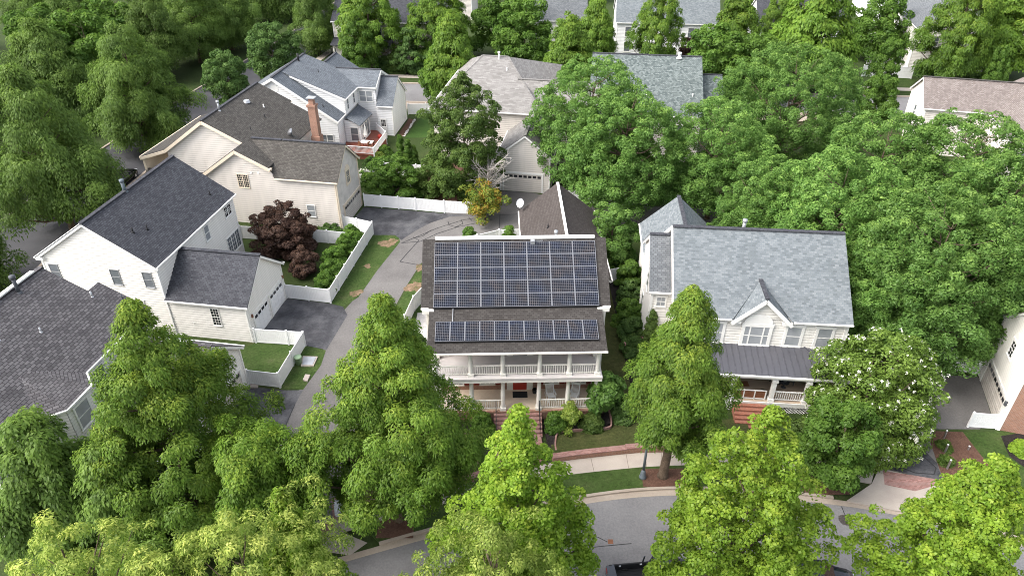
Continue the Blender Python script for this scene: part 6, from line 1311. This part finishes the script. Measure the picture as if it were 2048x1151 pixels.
hy = SG('white hydrangea bush between the dogwood and the stucco garage wall', 730, 352, 2.0, 1.05, 68, name='hydrangea', mat=L_LOCUST)
C_, R__, A_ = crown_arrays(77, 2.1, 0.1, 1.12, 'dome', 42, 60, 0.2, 0.13, 0.12, 0, 0.1, 0.0, 1.0, inner=0.0); o = bpy.data.objects.new('blossoms', leaf_mesh('blossoms', *A_, BLOSSOM)); COL.objects.link(o); o.parent = hy
SG('dark shrub behind the dogwood at the white fence corner', 742, 328, 2.0, 1.1, 69, mat=L_DARK)
ARB = dict(kind='column', nb=90, nl=150, br=0.34, ln=0.16, wd=0.07, youngamt=0.25, rough=0.06, droop=0.15)
for k, (px, py, h, r, lb) in enumerate(((802, 303, 4.6, 0.75, 'taller of the clipped arborvitae beside the bright lawn'), (817, 309, 4.2, 0.7, 'second arborvitae of the row beside the bright lawn'), (829, 315, 3.2, 0.6, 'shortest arborvitae of the row beside the bright lawn'))):
    SG(lb, px, py, h, r, 70+k, name='arborvitae', over=ARB, group='arborvitae row')
SG('tall narrow arborvitae at the left wall of the pale roofed house', 1300, 668, 5.2, 0.72, 74, name='arborvitae', over=ARB, mat=L_HOLLY)
for k, (px, py, h, r, lb) in enumerate(((770, 300, 1.3, 1.0, 'yellow green shrub under the deck railing'), (758, 312, 1.1, 0.8, 'small flowering shrub below the deck corner'), (795, 322, 1.0, 0.8, 'low shrub at the foot of the arborvitae'), (880, 335, 2.2, 1.6, 'brownish scrub at the lawn end near the dark evergreen'))): SG(lb, px, py, h, r, 80+k, mat=(L_SHRUB, L_FINE, L_DARK, L_HOLLY)[k])
for k, (px, py, h, r, lb, mt) in enumerate(((1258, 545, 2.6, 1.5, 'camellia shrub at the far end of the passage row', L_SHRUB), (1262, 585, 2.5, 1.4, 'dense shrub in the passage behind the round one', L_DARK), (1258, 622, 2.4, 1.5, 'round dense shrub in the middle of the passage', L_SHRUB), (1266, 655, 2.0, 1.3, 'dense shrub above the pink flowered one', L_DARK), (1225, 520, 2.3, 1.2, 'shrub at the rear right corner of the solar house', L_SHRUB), (1245, 500, 2.2, 1.4, 'leafy shrub by the small fence at the rear of the passage', L_LOCUST))):
    SG(lb, px, py, h, r, 90+k, mat=mt, group='shrubs between the two front houses', over=dict(nb=70, ln=0.2, wd=0.12))
pk = SG('low shrub with pink flowers at the front of the passage', 1268, 690, 1.5, 1.2, 97, mat=L_DARK, group='shrubs between the two front houses')
C_, R__, A_ = crown_arrays(79, 1.6, 0.1, 1.22, 'dome', 14, 14, 0.13, 0.12, 0.11, 0, 0.1, 0.0, 1.0, inner=0.0); o = bpy.data.objects.new('blossoms', leaf_mesh('blossoms', *A_, PINKB)); COL.objects.link(o); o.parent = pk
# foundation planting of the brick porch house
shrub('', 'rounded boxwood left of the brick steps', *P1(-2.55, -0.85)[:2], 1.6, 0.82, 101, name='boxwood', z=0.2); shrub('', 'low boxwood at the left end of the brick porch', *P1(-5.4, -0.9)[:2], 1.0, 0.8, 102, name='boxwood', z=0.2)
shrub('', 'leafy azalea right of the brick steps', *P1(2.75, -0.75)[:2], 1.4, 0.75, 103, name='azalea', z=0.25); shrub('', 'loose nandina shrub with yellowish tips in front of the right porch railing', *P1(3.75, -0.65)[:2], 2.2, 0.85, 104, name='nandina', z=0.25, mat=L_FINE, over=dict(kind='oval', nb=36, nl=90, rough=0.4))
shrub('', 'rounded boxwood at the right corner of the brick porch', *P1(5.35, -0.75)[:2], 1.2, 0.78, 105, name='boxwood', z=0.25, mat=L_HOLLY)
tree('small', 'small broad leaved tree at the right end of the brick porch', *P1(6.35, 0.6)[:2], 4.0, 1.2, 54, name='magnolia_tree', own=True, trunk=0.06, over=dict(kind='oval', nb=40, nl=90, ln=0.34, wd=0.2, zb=0.38, mat=L_LOCUST))
SG('grey green shrub between the right porch corner and the oak', 1248, 815, 2.2, 0.85, 106, mat=L_DARK)
SG('dark glossy shrub beside the gravel strip and air conditioners', 815, 675, 3.0, 1.25, 107, mat=L_DARK, over=dict(nb=60, ln=0.2, wd=0.12)); SG('small shrub hanging over the short white fence', 835, 715, 1.6, 0.7, 108, mat=L_DARK)
SG('round shrub showing above the solar ridge at the left', 938, 470, 1.8, 1.0, 109); SG('round shrub showing above the solar ridge at the right', 1018, 466, 1.8, 0.9, 110)
SG('low dark shrub under the crape myrtle by the lattice skirt', 1600, 855, 1.2, 0.9, 111, mat=L_HOLLY)
for k, (px, py, lb) in enumerate(((1890, 888, 'grassy tuft between the upper pipe markers'), (1893, 918, 'grassy tuft between the lower pipe markers'))): SG(lb, px, py, 0.6, 0.55, 112+k, name='grass_tuft', over=dict(kind='dome', nb=18, nl=90, br=0.25, ln=0.3, wd=0.03), mat=L_OAK, cat='plant')
SG('small lime shrub in the black mulch at the right edge', 2046, 893, 1.0, 0.6, 115, mat=L_MAPLE); SG('yellow green shrub behind the white fence corner', 1935, 715, 1.5, 0.9, 116, mat=L_FINE)
# ---- left hand oaks
for k, (px, py, h, r, sd, lb, x_, y_) in enumerate((
 (0, 0, 17.5, 7.3, 121, 'huge drooping oak filling the upper left', -46.3, 66.5), (0, 0, 17.0, 6.7, 122, 'drooping oak with visible trunk left of the brown roofed house', -46.8, 88.0),
 (0, 0, 14.0, 5.6, 123, 'drooping oak low at the left edge beside the dark road', -49.0, 53.0), (0, 0, 17.0, 8.0, 122, 'drooping oak cut by the left edge', -64.0, 72.0),
 (0, 0, 15.0, 6.0, 121, 'drooping oak across the road from the brown roofed house', -57.5, 118.0), (0, 0, 17.0, 8.0, 123, 'oak deep in the wood at the upper left corner', -82.0, 100.0),
 (0, 0, 18.0, 8.0, 121, 'oak deep in the wood behind the trunked oak', -72.0, 122.0), (0, 0, 15.0, 6.5, 123, 'drooping oak at the far side of the dark road', -62.0, 96.0),
 (0, 0, 15.0, 6.5, 122, 'oak behind the round dark tree at the top', -52.0, 136.0), (0, 0, 16, 7, 123, 'oak at the top edge left of the road', -50.5, 158), (0, 0, 15, 6.6, 121, 'drooping oak filling the gap above the two dark round trees', -55.0, 128), (0, 0, 16, 7, 122, 'oak in the second row of the wood at the top', -66, 142), (0, 0, 16, 7.5, 121, 'oak in the far corner of the wood', -84, 135), (0, 0, 17, 8, 123, 'oak in the deepest row at the very corner', -104, 130), (0, 0, 17, 8, 122, 'oak at the left edge of the deep wood', -90, 82))):
    tree('oak', lb, x_, y_, h, r, sd, name='oak_tree', group='drooping oaks in the left wood', trunk=0.34)
for k, (px, py, h, r, sd, lb) in enumerate(((150, 15, 15.0, 5.0, 124, 'brighter yellow green tree peeking out of the left wood'), (60, 5, 15.0, 5.5, 124, 'pale sunlit tree near the upper left corner'), (215, -25, 14.0, 5.0, 124, 'bright tree at the top edge of the left wood'))):
    TT('fargreen', lb, px, py, h, r, sd, name='maple_tree', group='bright trees in the left wood')
TT('dark', 'round dark blue green tree behind the white gable', 533, 40, 10.5, 4.6, 131, name='pear_tree', trunk=0.16)
TT('dark', 'smaller dark tree at the end of the road gap', 438, 98, 9.0, 3.3, 131, name='pear_tree', over=dict(kind='oval'))
tree('oak', 'street oak with a straight bare trunk beside the parked suv', -35.3, 133.6, 14.5, 5.2, 122, name='oak_tree', trunk=0.3, group='drooping oaks in the left wood')
# ---- across the back road
for k, (px, py, h, r, sd, x_, y_, lb) in enumerate((
 (0, 0, 16.5, 7.4, 141, -24.0, 124.8, 'drooping bright oak with forked trunk in front of the far porch'), (0, 0, 14.5, 4.7, 142, -8.6, 104.0, 'tall olive oak on the near side of the back road'),
 (0, 0, 16.0, 7.0, 141, -12.5, 125.5, 'drooping oak behind the tall olive one'), (1140, 18, 13.5, 4.8, 142, 0, 0, 'olive oak right of the taupe hip roof'),
 (1325, -45, 15.5, 5.2, 141, 0, 0, 'drooping oak before the wide pale roof'), (1492, -45, 14.5, 4.6, 143, 0, 0, 'drooping oak between the pale roof and the dark roof'),
 (1655, -80, 19.0, 7.4, 142, 0, 0, 'very tall drooping oak left of the white fences'), (1965, -70, 18.0, 7.2, 141, 0, 0, 'big round drooping oak in the top right'),
 (1195, -20, 13.5, 3.9, 143, 0, 0, 'slim drooping oak left of the wide pale roof'), (1580, -50, 14, 4.4, 141, 0, 0, 'drooping oak hiding the dark blue roof'), (2060, -40, 15, 6.5, 143, 0, 0, 'drooping oak cut by the top right edge'))):
    if not x_: x_, y_ = G2(px, py, h)
    tree('faroak', lb, x_, y_, h, r, sd, name='oak_tree', group='drooping oaks along the back road', trunk=0.3)
for k, (px, py, h, r, sd, lb) in enumerate(((1445, 52, 10.5, 5.4, 151, 'fresh green maple right behind the green grey ridge'), (1050, 0, 12.0, 5.2, 152, 'fresh green maple above the taupe ridge'), (1520, 70, 9.5, 5.0, 152, 'fresh green maple beside the largest spreading tree'), (1785, -10, 11.0, 5.0, 151, 'round tree behind the farthest white fence'), (880, 85, 8.5, 3.4, 151, 'bright maple tucked beside the tall olive oak'), (1000, -40, 13, 5.5, 152, 'maple at the top edge above the taupe roof'), (715, 40, 9.0, 3.0, 152, 'bright young maple before the far porch columns'), (2010, 92, 7.5, 1.7, 151, 'slim young tree above the fawn ridge'), (1790, 78, 8.5, 2.4, 152, 'slim tree in front of the white fences'), (1770, 150, 7.0, 2.7, 151, 'low tree on the verge of the back road'))):
    TT('fargreen', lb, px, py, h, r, sd, name='maple_tree', group='fresh green maples along the back road')
tree('fir', 'small dark layered tree on a round mulch ring across the back road', -16.9, 121.3, 8.5, 3.4, 161, name='cedar_tree', own=True)
sheet('mulch_bed', [(-16.9+1.3*math.cos(a*0.4488), 121.3+1.6*math.sin(a*0.4488)) for a in range(14)], MULCH, 0.03)
tree('dark', 'dark purple plum beside the wide pale roof', *G2(1385, 95, 4), 6.0, 2.6, 55, name='plum_tree', own=True, over=dict(mat=L_PURPLE, nb=50))
for k, (px, py, h, r, lb) in enumerate(((790, 122, 2.8, 1.9, 'clipped dome shrub by the far porch house'), (770, 125, 2.0, 1.6, 'low dark shrub next to the clipped dome'), (700, 128, 3.0, 2.4, 'bright shrub at the foot of the far porch'), (682, 133, 2.2, 2.0, 'low bright shrub at the corner of the far porch'), (835, 135, 1.5, 2.2, 'dark low shrub along the far house wall'), (1870, 138, 1.8, 2.6, 'dark rounded shrub left of the big round oak'), (1848, 140, 1.6, 2.0, 'dark low shrub in front of the corner house'), (1960, 140, 1.6, 3.0, 'dark low shrub right of the big round oak trunk'))):
    SG(lb, px, py, h, r, 170+k, mat=(L_HOLLY, L_DARK, L_SHRUB, L_SHRUB, L_DARK, L_DARK, L_DARK, L_DARK)[k], over=dict(br=0.7, ln=0.4, wd=0.22, nb=40, nl=130))
# far wood behind everything, one mass
rs_ = np.random.RandomState(99); parts = []
for i in range(150):
    x, y = rs_.uniform(-190, 190), rs_.uniform(172, 330); hh, rr_ = rs_.uniform(11, 17), rs_.uniform(5, 8)
    if -50 < x < -24 and y < 215: continue
    C, R_, A = crown_arrays(500+i, hh, 2.0, rr_, 'spread', 34, 55, 2.0, 1.2, 0.75, 0, 0.2, 0.3); P = A[0]+np.array([x, y, 0]); parts.append((P,)+A[1:])
o = bpy.data.objects.new('woods', leaf_mesh('woods', *[np.concatenate([p[k] for p in parts]) for k in range(7)], L_SHRUB)); COL.objects.link(o)
tag(o, 'distant green woodland beyond the last houses', 'woods', kind='stuff')
